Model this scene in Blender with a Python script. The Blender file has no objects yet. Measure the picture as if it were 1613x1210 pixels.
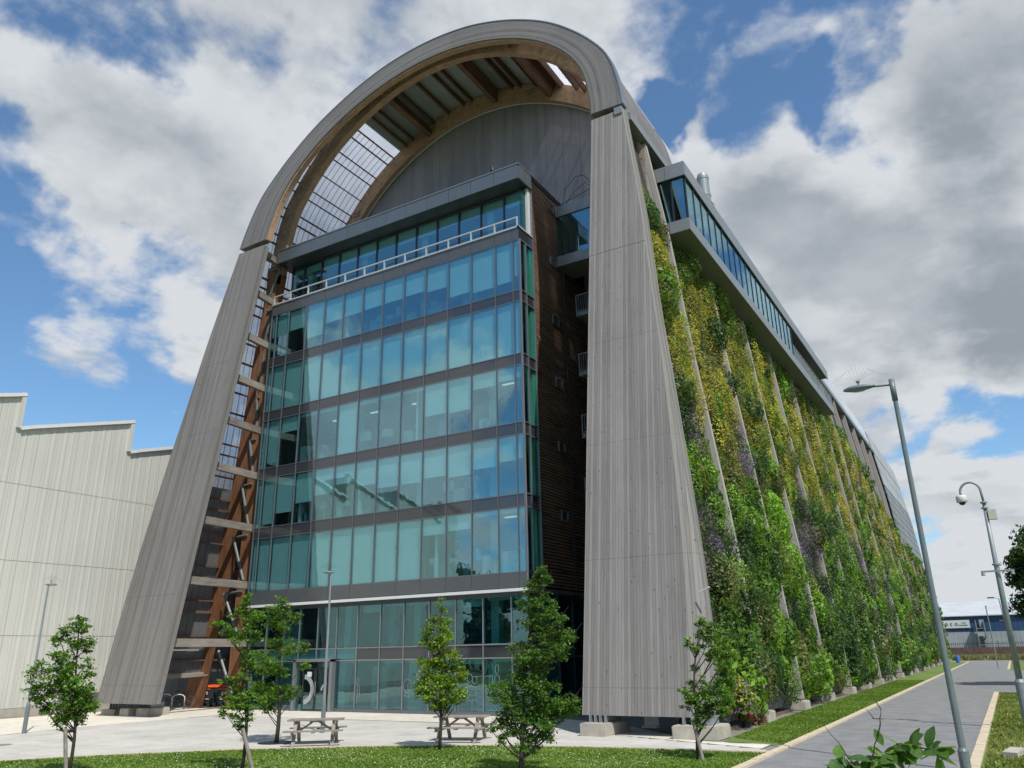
import bpy, bmesh, math, random
import numpy as np
from mathutils import Vector, Matrix, Euler
random.seed(7); rng = np.random.default_rng(11)
scene = bpy.context.scene
col = scene.collection
R = math.radians

# ---------------------------------------------------------------- camera
yaw, pitch, roll = 0.5364586, 0.3282902, -0.0199201
fwd = Vector((-math.sin(yaw)*math.cos(pitch), math.cos(yaw)*math.cos(pitch), math.sin(pitch)))
right0 = Vector((math.cos(yaw), math.sin(yaw), 0)); up0 = right0.cross(fwd)
cr = math.cos(roll)*right0 + math.sin(roll)*up0
cu = -math.sin(roll)*right0 + math.cos(roll)*up0
cam_d = bpy.data.cameras.new('camera'); cam = bpy.data.objects.new('camera', cam_d); col.objects.link(cam)
cam.matrix_world = Matrix(((cr.x, cu.x, -fwd.x, 0), (cr.y, cu.y, -fwd.y, 0), (cr.z, cu.z, -fwd.z, 2.8), (0, 0, 0, 1)))
cam_d.sensor_width = 36; cam_d.lens = 1239.3/1613*36
cam_d.clip_start = 0.1; cam_d.clip_end = 4000
scene.camera = cam
scene.view_settings.view_transform = 'Standard'; scene.view_settings.look = 'None'
scene.view_settings.exposure = 0.0; scene.view_settings.gamma = 1; scene.view_settings.use_curve_mapping = False
scene.cycles.max_bounces = 8; scene.cycles.transparent_max_bounces = 14
scene.cycles.caustics_reflective = False; scene.cycles.caustics_refractive = False

# ---------------------------------------------------------------- sun and sky
SUN = Vector((1.0, -0.68, 1.75)).normalized()
sl = bpy.data.lights.new('sun', 'SUN'); sl.energy = 4.3; sl.angle = R(0.53); sl.color = (1, .955, .88)
so = bpy.data.objects.new('sun', sl); col.objects.link(so); so.location = (40, -40, 80)
so.rotation_euler = SUN.to_track_quat('Z', 'Y').to_euler()

world = bpy.data.worlds.new('World'); scene.world = world; world.use_nodes = True
nt = world.node_tree; nt.nodes.clear()
def N(nt, t, **kw):
    n = nt.nodes.new(t)
    for k, v in kw.items():
        if k.startswith('i_'):
            key = k[2:]; key = int(key) if key.isdigit() else key.replace('_', ' ')
            n.inputs[key].default_value = v
        else: setattr(n, k, v)
    return n
def math_(nt, op, a, b=None, c=None, clamp=False):
    n = nt.nodes.new('ShaderNodeMath'); n.operation = op; n.use_clamp = clamp
    for i, v in enumerate((a, b, c)):
        if v is None: continue
        if isinstance(v, (int, float)): n.inputs[i].default_value = v
        else: nt.links.new(v, n.inputs[i])
    return n.outputs[0]
def vmath(nt, op, a, b=None):
    n = nt.nodes.new('ShaderNodeVectorMath'); n.operation = op
    for i, v in enumerate((a, b)):
        if v is None: continue
        if isinstance(v, (tuple, Vector)): n.inputs[i].default_value = tuple(v)
        else: nt.links.new(v, n.inputs[i])
    return n
def maprange(nt, v, a, b, c=0.0, d=1.0, smooth=True):
    n = nt.nodes.new('ShaderNodeMapRange'); n.interpolation_type = 'SMOOTHSTEP' if smooth else 'LINEAR'
    nt.links.new(v, n.inputs[0])
    for i, x in enumerate((a, b, c, d)): n.inputs[i+1].default_value = x
    return n.outputs[0]
def mixc(nt, f, a, b, blend='MIX'):
    n = nt.nodes.new('ShaderNodeMix'); n.data_type = 'RGBA'; n.blend_type = blend
    for s, v in ((n.inputs[0], f), (n.inputs[6], a), (n.inputs[7], b)):
        if isinstance(v, (int, float)): s.default_value = v
        elif isinstance(v, tuple): s.default_value = (*v[:3], 1)
        else: nt.links.new(v, s)
    return n.outputs[2]

tc = N(nt, 'ShaderNodeTexCoord')
dirv = vmath(nt, 'NORMALIZE', tc.outputs['Generated']).outputs[0]
sep = N(nt, 'ShaderNodeSeparateXYZ'); nt.links.new(dirv, sep.inputs[0])
zz = math_(nt, 'ADD', math_(nt, 'MAXIMUM', sep.outputs[2], 0.0), 0.22)
cmb = N(nt, 'ShaderNodeCombineXYZ')
nt.links.new(math_(nt, 'DIVIDE', sep.outputs[0], zz), cmb.inputs[0])
nt.links.new(math_(nt, 'DIVIDE', sep.outputs[1], zz), cmb.inputs[1])
P = cmb.outputs[0]
def cloud_noise(vec, scale, detail, rough, dist=0.0):
    n = N(nt, 'ShaderNodeTexNoise'); nt.links.new(vec, n.inputs['Vector'])
    n.inputs['Scale'].default_value = scale; n.inputs['Detail'].default_value = detail
    n.inputs['Roughness'].default_value = rough; n.inputs['Distortion'].default_value = dist
    return n.outputs[0]
Pw = vmath(nt, 'ADD', P, (3.7, 1.3, 0.4)).outputs[0]
big = cloud_noise(Pw, 1.5, 9, 0.56, 0.12)
offs = vmath(nt, 'ADD', Pw, (0.10, -0.07, 0)).outputs[0]
big2 = cloud_noise(offs, 1.5, 8, 0.56, 0.12)
fine = cloud_noise(P, 7.0, 6, 0.62, 0.3)
# (direction, cos outer, cos inner, weight): where the breaks and the banks of cloud stand
BL = [((-.797, .505, .33), 4, 15, -.17), ((-.86, .40, .31), 3, 11, -.15), ((-.752, .51, .42), 3, 13, .20), ((-.85, .43, .29), 1, 5, .12),
      ((-.80, .366, .475), 3, 10, .08), ((-.691, .366, .623), 1, 6, -.09), ((-.83, .33, .50), 1, 5, -.11), ((-.60, .45, .66), 1, 4, -.06), ((-.506, .566, .651), 6, 24, .14),
      ((-.265, .758, .596), .5, 4, -.16), ((-.12, .81, .575), 1, 5.5, -.15), ((-.03, .83, .562), 1, 5, -.12), ((-.03, .86, .51), 1, 5, -.10),
      ((-.182, .787, .56), 2, 8, .05), ((.12, .83, .53), 2, 9, .20), ((-.108, .904, .413), 6, 19, .24), ((-.214, .883, .417), 3, 9, .10),
      ((-.02, .965, .262), 1, 5.5, -.17), ((-.12, .959, .252), 1, 5, -.14), ((.03, .972, .23), 1.5, 6, -.13), ((-.0, .985, .175), 1.5, 5.5, .16),
      ((.07, .94, .33), 1, 5, .12), ((-.06, .995, .07), 1, 7, -.04), ((-.55, -.6, .62), 6, 22, -.20), ((-.66, -.7, .27), 5, 13, .17)]
wn_ = N(nt, 'ShaderNodeTexNoise'); nt.links.new(dirv, wn_.inputs['Vector']); wn_.inputs['Scale'].default_value = 5.5; wn_.inputs['Detail'].default_value = 5; wn_.inputs['Roughness'].default_value = .6
dirw = vmath(nt, 'NORMALIZE', vmath(nt, 'ADD', dirv, vmath(nt, 'MULTIPLY', vmath(nt, 'SUBTRACT', wn_.outputs['Color'], (.5, .5, .5)).outputs[0], (.22, .22, .22)).outputs[0]).outputs[0]).outputs[0]
acc = None
for c, r0, r1, w in BL:
    d = vmath(nt, 'DOT_PRODUCT', dirw, Vector(c).normalized()).outputs['Value']
    m = maprange(nt, d, math.cos(R(r1)), math.cos(R(r0)), 0, w)
    acc = m if acc is None else math_(nt, 'ADD', acc, m)
dens = math_(nt, 'ADD', big, acc)
dens = math_(nt, 'ADD', dens, math_(nt, 'MULTIPLY', math_(nt, 'SUBTRACT', fine, .5), .17))
mask = maprange(nt, dens, 0.455, 0.565)
thick = maprange(nt, dens, 0.55, 0.86)
lit = maprange(nt, math_(nt, 'SUBTRACT', big, big2), -0.075, 0.06)
cshade = math_(nt, 'ADD', math_(nt, 'MULTIPLY', lit, .55), math_(nt, 'ADD', math_(nt, 'MULTIPLY', math_(nt, 'SUBTRACT', 1.0, thick), .55), maprange(nt, sep.outputs[2], .08, .30, .38, 0)), clamp=True)
CK = 1.0
ccol = mixc(nt, cshade, (3.6*CK, 4.1*CK, 4.6*CK), (8.1*CK, 8.45*CK, 8.9*CK))
sky = N(nt, 'ShaderNodeTexSky', sky_type='NISHITA', sun_disc=False)
sky.sun_elevation = math.asin(SUN.z); sky.sun_rotation = math.atan2(SUN.x, SUN.y)
sky.air_density = 1.0; sky.dust_density = 0.6; sky.ozone_density = 2.2
skyb = mixc(nt, 1.0, sky.outputs[0], (1.35, 1.7, 1.85), 'MULTIPLY')
final = mixc(nt, mask, skyb, ccol)
bg = N(nt, 'ShaderNodeBackground'); bg.inputs[1].default_value = 0.085
nt.links.new(final, bg.inputs[0])
wo = N(nt, 'ShaderNodeOutputWorld'); nt.links.new(bg.outputs[0], wo.inputs[0])

# ---------------------------------------------------------------- materials
def new_mat(name):
    m = bpy.data.materials.new(name); m.use_nodes = True
    nt = m.node_tree; b = nt.nodes['Principled BSDF']
    return m, nt, b
def bump(nt, b, h, strength=.3, dist=.02):
    n = N(nt, 'ShaderNodeBump'); n.inputs['Strength'].default_value = strength; n.inputs['Distance'].default_value = dist
    nt.links.new(h, n.inputs['Height']); nt.links.new(n.outputs[0], b.inputs['Normal'])
def noise(nt, vec, scale, detail=4, rough=.55):
    n = N(nt, 'ShaderNodeTexNoise'); n.inputs['Scale'].default_value = scale
    n.inputs['Detail'].default_value = detail; n.inputs['Roughness'].default_value = rough
    if vec is not None: nt.links.new(vec, n.inputs['Vector'])
    return n.outputs[0]
def scaled(nt, vec, s):
    return vmath(nt, 'MULTIPLY', vec, s).outputs[0]
def ramp(nt, f, stops):
    n = N(nt, 'ShaderNodeValToRGB'); nt.links.new(f, n.inputs[0])
    e = n.color_ramp.elements
    while len(e) < len(stops): e.new(.5)
    for i, (p, c) in enumerate(stops): e[i].position = p; e[i].color = (*c, 1)
    return n.outputs[0]
def geo_pos(nt): return N(nt, 'ShaderNodeNewGeometry').outputs['Position']
def plain(name, c, rough=.6, metal=0, var=.12, vscale=1.2, bumps=0.0, spec=.5):
    m, nt, b = new_mat(name)
    p = geo_pos(nt)
    n1 = noise(nt, p, vscale, 5, .6); n2 = noise(nt, p, vscale*9, 3)
    f = math_(nt, 'ADD', math_(nt, 'MULTIPLY', n1, .65), math_(nt, 'MULTIPLY', n2, .35))
    lo = tuple(max(0, x*(1-var*1.6)) for x in c); hi = tuple(min(1, x*(1+var*1.6)) for x in c)
    cc = ramp(nt, f, [(.3, lo), (.7, hi)])
    nt.links.new(cc, b.inputs['Base Color'])
    b.inputs['Roughness'].default_value = rough; b.inputs['Metallic'].default_value = metal
    b.inputs['Specular IOR Level'].default_value = spec
    if bumps: bump(nt, b, n2, bumps, .01)
    return m
def boards(name, dark, light, width=.12, uvmap=True, knots=True, warm=0.0, axis=0, along=(1, 1, 1)):
    """Board-clad timber. UV in metres: u across the boards, v along them."""
    m, nt, b = new_mat(name)
    t = N(nt, 'ShaderNodeTexCoord')
    uv = t.outputs['UV']
    s = N(nt, 'ShaderNodeSeparateXYZ'); nt.links.new(uv, s.inputs[0])
    u = math_(nt, 'DIVIDE', s.outputs[0], width)
    fl = math_(nt, 'FLOOR', u); fr = math_(nt, 'FRACT', u)
    wn = N(nt, 'ShaderNodeTexWhiteNoise', noise_dimensions='1D'); nt.links.new(fl, wn.inputs['W'])
    cb = N(nt, 'ShaderNodeCombineXYZ'); nt.links.new(math_(nt, 'MULTIPLY', s.outputs[0], 15.0), cb.inputs[0])
    nt.links.new(math_(nt, 'MULTIPLY', s.outputs[1], .35), cb.inputs[1]); nt.links.new(math_(nt, 'MULTIPLY', wn.outputs['Value'], 37.), cb.inputs[2])
    st = noise(nt, cb.outputs[0], 2.2, 6, .68)
    lg = noise(nt, scaled(nt, uv, (.25, .09, 1)), 1.6, 4, .6)
    f = math_(nt, 'ADD', math_(nt, 'MULTIPLY', st, .58), math_(nt, 'ADD', math_(nt, 'MULTIPLY', wn.outputs['Value'], .22), math_(nt, 'MULTIPLY', lg, .32)))
    c = ramp(nt, f, [(.32, dark), (.84, light)])
    if knots:
        vo = N(nt, 'ShaderNodeTexVoronoi', feature='F1'); vo.inputs['Scale'].default_value = 1.0
        nt.links.new(scaled(nt, uv, (5.5, 2.4, 1)), vo.inputs['Vector'])
        k = maprange(nt, vo.outputs['Distance'], .08, .13, 1, 0)
        vs = N(nt, 'ShaderNodeSeparateXYZ'); nt.links.new(vo.outputs['Color'], vs.inputs[0])
        k = math_(nt, 'MULTIPLY', k, math_(nt, 'GREATER_THAN', vs.outputs[0], .45))
        c = mixc(nt, math_(nt, 'MULTIPLY', k, .72), c, tuple(x*.32 for x in dark))
    nt.links.new(c, b.inputs['Base Color'])
    b.inputs['Roughness'].default_value = .82; b.inputs['Specular IOR Level'].default_value = .25
    g = maprange(nt, math_(nt, 'ABSOLUTE', math_(nt, 'SUBTRACT', fr, .5)), .40, .5, 1, 0)
    c = mixc(nt, math_(nt, 'MULTIPLY', math_(nt, 'SUBTRACT', 1.0, g), .5), c, tuple(x*.3 for x in dark)); nt.links.new(c, b.inputs['Base Color'])
    h = math_(nt, 'ADD', g, math_(nt, 'MULTIPLY', st, .3))
    h = math_(nt, 'ADD', h, math_(nt, 'MULTIPLY', wn.outputs['Value'], .5))
    bump(nt, b, h, .45, .008)
    return m
def timber(name, a, c2, stretch=(7, 7, .5), rough=.7):
    m, nt, b = new_mat(name)
    p = geo_pos(nt)
    n1 = noise(nt, scaled(nt, p, stretch), 1.6, 6, .65); n2 = noise(nt, p, .5, 3)
    oi = N(nt, 'ShaderNodeObjectInfo')
    f = math_(nt, 'ADD', math_(nt, 'MULTIPLY', n1, .7), math_(nt, 'ADD', math_(nt, 'MULTIPLY', n2, .3), math_(nt, 'MULTIPLY', oi.outputs['Random'], .14)))
    nt.links.new(ramp(nt, f, [(.36, a), (.74, c2)]), b.inputs['Base Color'])
    b.inputs['Roughness'].default_value = rough; bump(nt, b, n1, .35, .01)
    b.inputs['Specular IOR Level'].default_value = .3
    return m
M = {}
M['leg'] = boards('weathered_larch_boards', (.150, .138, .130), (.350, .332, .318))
M['leg_dark'] = boards('darker_larch_boards', (.115, .104, .098), (.285, .27, .257))  # left leg: the same boards in a darker tone
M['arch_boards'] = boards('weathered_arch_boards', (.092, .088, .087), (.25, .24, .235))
M['glulam'] = timber('brown_glulam', (.11, .048, .024), (.32, .155, .08), (5, 5, .45))
M['glulam_arch'] = timber('arch_glulam', (.20, .12, .08), (.50, .33, .21), (2, 5, 2))
M['purlin'] = timber('purlin_timber', (.09, .045, .03), (.20, .11, .075), (3, .5, 3))
M['beam_dark'] = timber('roof_beam_timber', (.10, .055, .035), (.27, .15, .09), (3, .5, 3))
M['grey_beam'] = timber('grey_weathered_beam', (.14, .12, .105), (.36, .32, .28), (4, .5, 4))
M['rib'] = boards('weathered_rib_timber', (.21, .19, .17), (.52, .49, .46), width=.33, knots=True)
M['picnic'] = timber('picnic_timber', (.17, .14, .12), (.40, .36, .32), (2, 2, 2))
M['slat'] = timber('slat_timber', (.10, .06, .042), (.46, .29, .20), (1.2, .35, 9))
M['slat_back'] = plain('slat_backing', (.012, .010, .009), .9)
M['steel'] = plain('galvanised_steel', (.26, .29, .305), .5, .25, .10, 3)
M['lamp_steel'] = plain('painted_grey_column', (.15, .185, .19), .45, .1, .10, 2)
M['white_metal'] = plain('white_painted_metal', (.68, .69, .68), .4, 0, .03)
M['frame'] = plain('dark_aluminium', (.055, .062, .070), .38, .5, .06)
M['frame_light'] = plain('satin_aluminium', (.30, .31, .32), .35, .6, .05)
M['frame_mid'] = plain('mid_grey_aluminium', (.19, .20, .21), .35, .5, .05)
M['spandrel'] = plain('dark_gloss_spandrel', (.040, .043, .05), .05, .0, .05, .4, spec=1.0)
M['fascia'] = plain('grey_fascia', (.085, .09, .095), .25, .0, .05, .4, spec=.7)
M['eave'] = plain('slate_grey_panel', (.13, .15, .17), .38, .3, .05, .6)
M['skyfascia'] = plain('grey_fascia_panel', (.26, .275, .285), .4, .3, .05, .6)
M['soffit'] = plain('olive_soffit', (.16, .165, .14), .6, 0, .08, .3)
M['concrete'] = plain('pale_concrete', (.42, .385, .33), .9, 0, .16, 2.2, .4)
M['dark'] = plain('dark_interior', (.02, .021, .024), .8, 0, .2)
M['blind'] = plain('white_blind', (.66, .69, .68), .8, 0, .02)
M['ceiling'] = plain('office_ceiling', (.62, .64, .64), .8, 0, .04)
M['office'] = plain('office_wall', (.07, .10, .17), .8, 0, .3, .4)
M['furniture'] = plain('office_furniture', (.30, .34, .36), .6, 0, .3, .8)
M['rail_grey'] = plain('rail_grey', (.50, .51, .52), .45, .2, .04)
M['end_wall'] = None
def ribbed(name, a, c2, axis, pitch, depth=.04, rough=.5, stain=.5, metal=0.0, spec=.4):
    m, nt, b = new_mat(name); p = geo_pos(nt)
    s = N(nt, 'ShaderNodeSeparateXYZ'); nt.links.new(p, s.inputs[0])
    u = math_(nt, 'FRACT', math_(nt, 'DIVIDE', s.outputs[axis], pitch))
    g = maprange(nt, math_(nt, 'ABSOLUTE', math_(nt, 'SUBTRACT', u, .5)), .40, .5, 0, 1)
    n1 = noise(nt, scaled(nt, p, (1.1, 1.1, .06)), 1.3, 6, .62); n2 = noise(nt, p, .25, 4)
    f = math_(nt, 'ADD', math_(nt, 'MULTIPLY', n1, stain), math_(nt, 'MULTIPLY', n2, 1-stain))
    c = ramp(nt, f, [(.34, a), (.62, c2)])
    c = mixc(nt, math_(nt, 'MULTIPLY', g, .20), c, tuple(x*.45 for x in a))
    nt.links.new(c, b.inputs['Base Color']); b.inputs['Roughness'].default_value = rough
    b.inputs['Metallic'].default_value = metal; b.inputs['Specular IOR Level'].default_value = spec
    bump(nt, b, math_(nt, 'SUBTRACT', 1.0, g), .6, depth)
    return m
M['end_wall'] = ribbed('grey_lilac_cladding', (.17, .165, .18), (.29, .28, .305), 0, .62, .008, .45, .6)
M['wh'] = ribbed('cream_profiled_sheet', (.53, .53, .485), (.565, .565, .52), 1, .333, .015, .55, .12)
M['deck'] = ribbed('grey_deck', (.26, .30, .29), (.38, .42, .40), 1, .28, .05, .5, .2)
M['roof'] = ribbed('pale_metal_roof', (.62, .64, .66), (.78, .80, .82), 1, .5, .03, .30, .3, .35, .6)
M['metal_clad'] = ribbed('grey_metal_cladding', (.16, .165, .17), (.24, .245, .25), 1, 2.0, .03, .5, .3)
M['metal_clad_light'] = ribbed('light_metal_cladding', (.30, .31, .31), (.42, .43, .43), 1, 2.0, .03, .5, .3)
M['asphalt'] = plain('road_asphalt', (.205, .207, .21), .92, 0, .17, 1.3, .2)
M['kerb'] = plain('kerb_concrete', (.56, .47, .34), .9, 0, .14, 3, .2)
def paving(name, c, bw, bh, joint):
    m, nt, b = new_mat(name); p = geo_pos(nt)
    oi = N(nt, 'ShaderNodeObjectInfo')
    n1 = noise(nt, p, .45, 6, .65); n2 = noise(nt, p, 9, 3); n3 = noise(nt, scaled(nt, p, (1, 1, 1)), 2.3, 5, .7)
    f = math_(nt, 'ADD', math_(nt, 'MULTIPLY', n1, .45), math_(nt, 'ADD', math_(nt, 'MULTIPLY', n2, .2), math_(nt, 'ADD', math_(nt, 'MULTIPLY', n3, .3), math_(nt, 'MULTIPLY', oi.outputs['Random'], .12))))
    cc = ramp(nt, f, [(.38, tuple(x*.80 for x in c)), (.62, tuple(min(1, x*1.06) for x in c))])
    if joint:
        br = N(nt, 'ShaderNodeTexBrick'); nt.links.new(p, br.inputs['Vector']); br.inputs['Scale'].default_value = 1; br.inputs['Mortar Size'].default_value = .008
        br.inputs['Brick Width'].default_value = bw; br.inputs['Row Height'].default_value = bh; br.offset = 0.5
        br.inputs['Color1'].default_value = (1, 1, 1, 1); br.inputs['Color2'].default_value = (.93, .93, .93, 1); br.inputs['Mortar'].default_value = (.55, .53, .5, 1)
        cc = mixc(nt, 1.0, cc, br.outputs['Color'], 'MULTIPLY')
    nt.links.new(cc, b.inputs['Base Color']); b.inputs['Roughness'].default_value = .85; bump(nt, b, n2, .1, .01)
    return m
M['pave'] = paving('grey_paving', (.53, .51, .465), .9, .9, False)
M['pave_light'] = paving('cream_paving', (.70, .655, .56), .9, .6, True)
M['grout'] = plain('paving_joint', (.22, .205, .18), .9)
M['soil'] = plain('bare_soil', (.14, .10, .07), .95, 0, .3, 3, .5)
M['black_plastic'] = plain('black_plastic', (.02, .02, .022), .5)
M['orange'] = plain('orange_plastic', (.75, .13, .03), .45, 0, .05)
M['bin'] = plain('dark_grey_bin', (.045, .055, .07), .5, 0, .1)
M['print'] = plain('white_print', (.62, .63, .62), .6, 0, .1, 20)
M['blue'] = plain('blue_cycle_paint', (.05, .16, .60), .3)
M['bike_dark'] = plain('black_cycle_paint', (.02, .02, .025), .35)
M['tyre'] = plain('rubber', (.018, .018, .018), .8)
M['bark'] = plain('tree_bark', (.05, .038, .03), .9, 0, .35, 12, .5)
M['stake'] = plain('grey_stake', (.27, .24, .21), .9, 0, .25, 6, .3)
M['far_blue'] = ribbed('blue_profiled_sheet', (.018, .05, .12), (.03, .075, .16), 0, 1.0, .05, .5, .3)
M['far_grey'] = ribbed('grey_profiled_sheet', (.27, .29, .31), (.36, .38, .40), 0, 1.0, .05, .5, .3)
M['brick'] = plain('dull_brick', (.16, .10, .085), .9, 0, .25, .8)
M['etch'] = plain('etched_line', (.34, .38, .38), .6)
M['door_graphic'] = plain('door_graphic', (.36, .38, .39), .5)

def glass(name, tint, refl=.16, rough=.0, wav=.0012):
    m = bpy.data.materials.new(name); m.use_nodes = True; nt = m.node_tree; nt.nodes.clear()
    out = N(nt, 'ShaderNodeOutputMaterial'); tr = N(nt, 'ShaderNodeBsdfTransparent'); tr.inputs[0].default_value = (*tint, 1)
    gl = N(nt, 'ShaderNodeBsdfGlossy'); gl.inputs['Roughness'].default_value = rough; gl.inputs['Color'].default_value = (.62, .90, .98, 1)
    gg = N(nt, 'ShaderNodeNewGeometry')
    ca = math_(nt, 'ABSOLUTE', vmath(nt, 'DOT_PRODUCT', gg.outputs['Normal'], gg.outputs['Incoming']).outputs['Value'])
    sch = math_(nt, 'POWER', math_(nt, 'SUBTRACT', 1.0, ca, clamp=True), 5.0)
    f = math_(nt, 'ADD', math_(nt, 'MULTIPLY', sch, 1-refl), refl, clamp=True)
    p = gg.outputs['Position']
    nz = noise(nt, scaled(nt, p, (1.0, 1.0, .8)), 1.3, 2, .5)
    bp = N(nt, 'ShaderNodeBump'); bp.inputs['Strength'].default_value = 1; bp.inputs['Distance'].default_value = wav
    nt.links.new(nz, bp.inputs['Height'])
    nt.links.new(bp.outputs[0], gl.inputs['Normal'])
    mx = N(nt, 'ShaderNodeMixShader'); nt.links.new(f, mx.inputs[0]); nt.links.new(tr.outputs[0], mx.inputs[1]); nt.links.new(gl.outputs[0], mx.inputs[2])
    nt.links.new(mx.outputs[0], out.inputs[0]); return m
M['glass'] = glass('teal_office_glass', (.74, .93, .945), .23, 0, .0030)
M['glass_ground'] = glass('ground_floor_glass', (.50, .76, .77), .15, 0, .0035)
M['glass_side'] = glass('green_side_glass', (.55, .84, .76), .09, 0, .003)
M['glass_sky'] = glass('skywalk_glass', (.62, .82, .86), .26, 0, .003)
def sheet(name, c, transp, transl):
    m = bpy.data.materials.new(name); m.use_nodes = True; nt = m.node_tree; nt.nodes.clear()
    out = N(nt, 'ShaderNodeOutputMaterial')
    d = N(nt, 'ShaderNodeBsdfDiffuse'); t = N(nt, 'ShaderNodeBsdfTranslucent'); tp = N(nt, 'ShaderNodeBsdfTransparent')
    p = geo_pos(nt); n1 = noise(nt, scaled(nt, p, (.6, .6, .3)), 1.2, 5)
    cc = ramp(nt, n1, [(.3, tuple(x*.85 for x in c)), (.7, c)])
    for s in (d, t): nt.links.new(cc, s.inputs[0])
    tp.inputs[0].default_value = (.9, .92, .95, 1)
    a = N(nt, 'ShaderNodeMixShader', i_0=transl); nt.links.new(d.outputs[0], a.inputs[1]); nt.links.new(t.outputs[0], a.inputs[2])
    b = N(nt, 'ShaderNodeMixShader', i_0=transp); nt.links.new(a.outputs[0], b.inputs[1]); nt.links.new(tp.outputs[0], b.inputs[2])
    nt.links.new(b.outputs[0], out.inputs[0]); return m
M['poly'] = sheet('polycarbonate_sheet', (.88, .88, .92), .42, .80)
M['poly_low'] = sheet('shade_tinted_polycarbonate', (.26, .265, .28), .12, .4)  # same polycarbonate, with the shade beside the warehouse put into its grey
M['railglass'] = sheet('frosted_glass', (.55, .62, .62), .55, .5)
def leafmat(name, transl=.3, gloss=.35):
    m = bpy.data.materials.new(name); m.use_nodes = True; nt = m.node_tree; nt.nodes.clear()
    out = N(nt, 'ShaderNodeOutputMaterial')
    at = N(nt, 'ShaderNodeAttribute', attribute_name='Col')
    b = N(nt, 'ShaderNodeBsdfPrincipled'); b.inputs['Roughness'].default_value = .5; b.inputs['Specular IOR Level'].default_value = gloss
    t = N(nt, 'ShaderNodeBsdfTranslucent')
    nt.links.new(at.outputs['Color'], b.inputs['Base Color'])
    c = mixc(nt, .0, at.outputs['Color'], (1, 1, .4)); 
    g = N(nt, 'ShaderNodeHueSaturation'); g.inputs['Saturation'].default_value = 1.1; g.inputs['Value'].default_value = 1.5
    nt.links.new(at.outputs['Color'], g.inputs['Color']); nt.links.new(g.outputs[0], t.inputs[0])
    a = N(nt, 'ShaderNodeMixShader', i_0=transl); nt.links.new(b.outputs[0], a.inputs[1]); nt.links.new(t.outputs[0], a.inputs[2])
    nt.links.new(a.outputs[0], out.inputs[0]); return m
M['leaf'] = leafmat('leaf', .38); M['grassblade'] = leafmat('grass_blade', .35, .2)
def lawn_mat():
    m, nt, b = new_mat('lawn'); p = geo_pos(nt)
    n1 = noise(nt, p, .35, 4); n2 = noise(nt, scaled(nt, p, (1, .5, 1)), 6, 5, .7)
    f = math_(nt, 'ADD', math_(nt, 'MULTIPLY', n1, .5), math_(nt, 'MULTIPLY', n2, .5))
    nt.links.new(ramp(nt, f, [(.35, (.075, .14, .022)), (.65, (.17, .235, .05))]), b.inputs['Base Color'])
    b.inputs['Roughness'].default_value = .9; bump(nt, b, n2, .8, .05); return m
M['lawn'] = lawn_mat()

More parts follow.
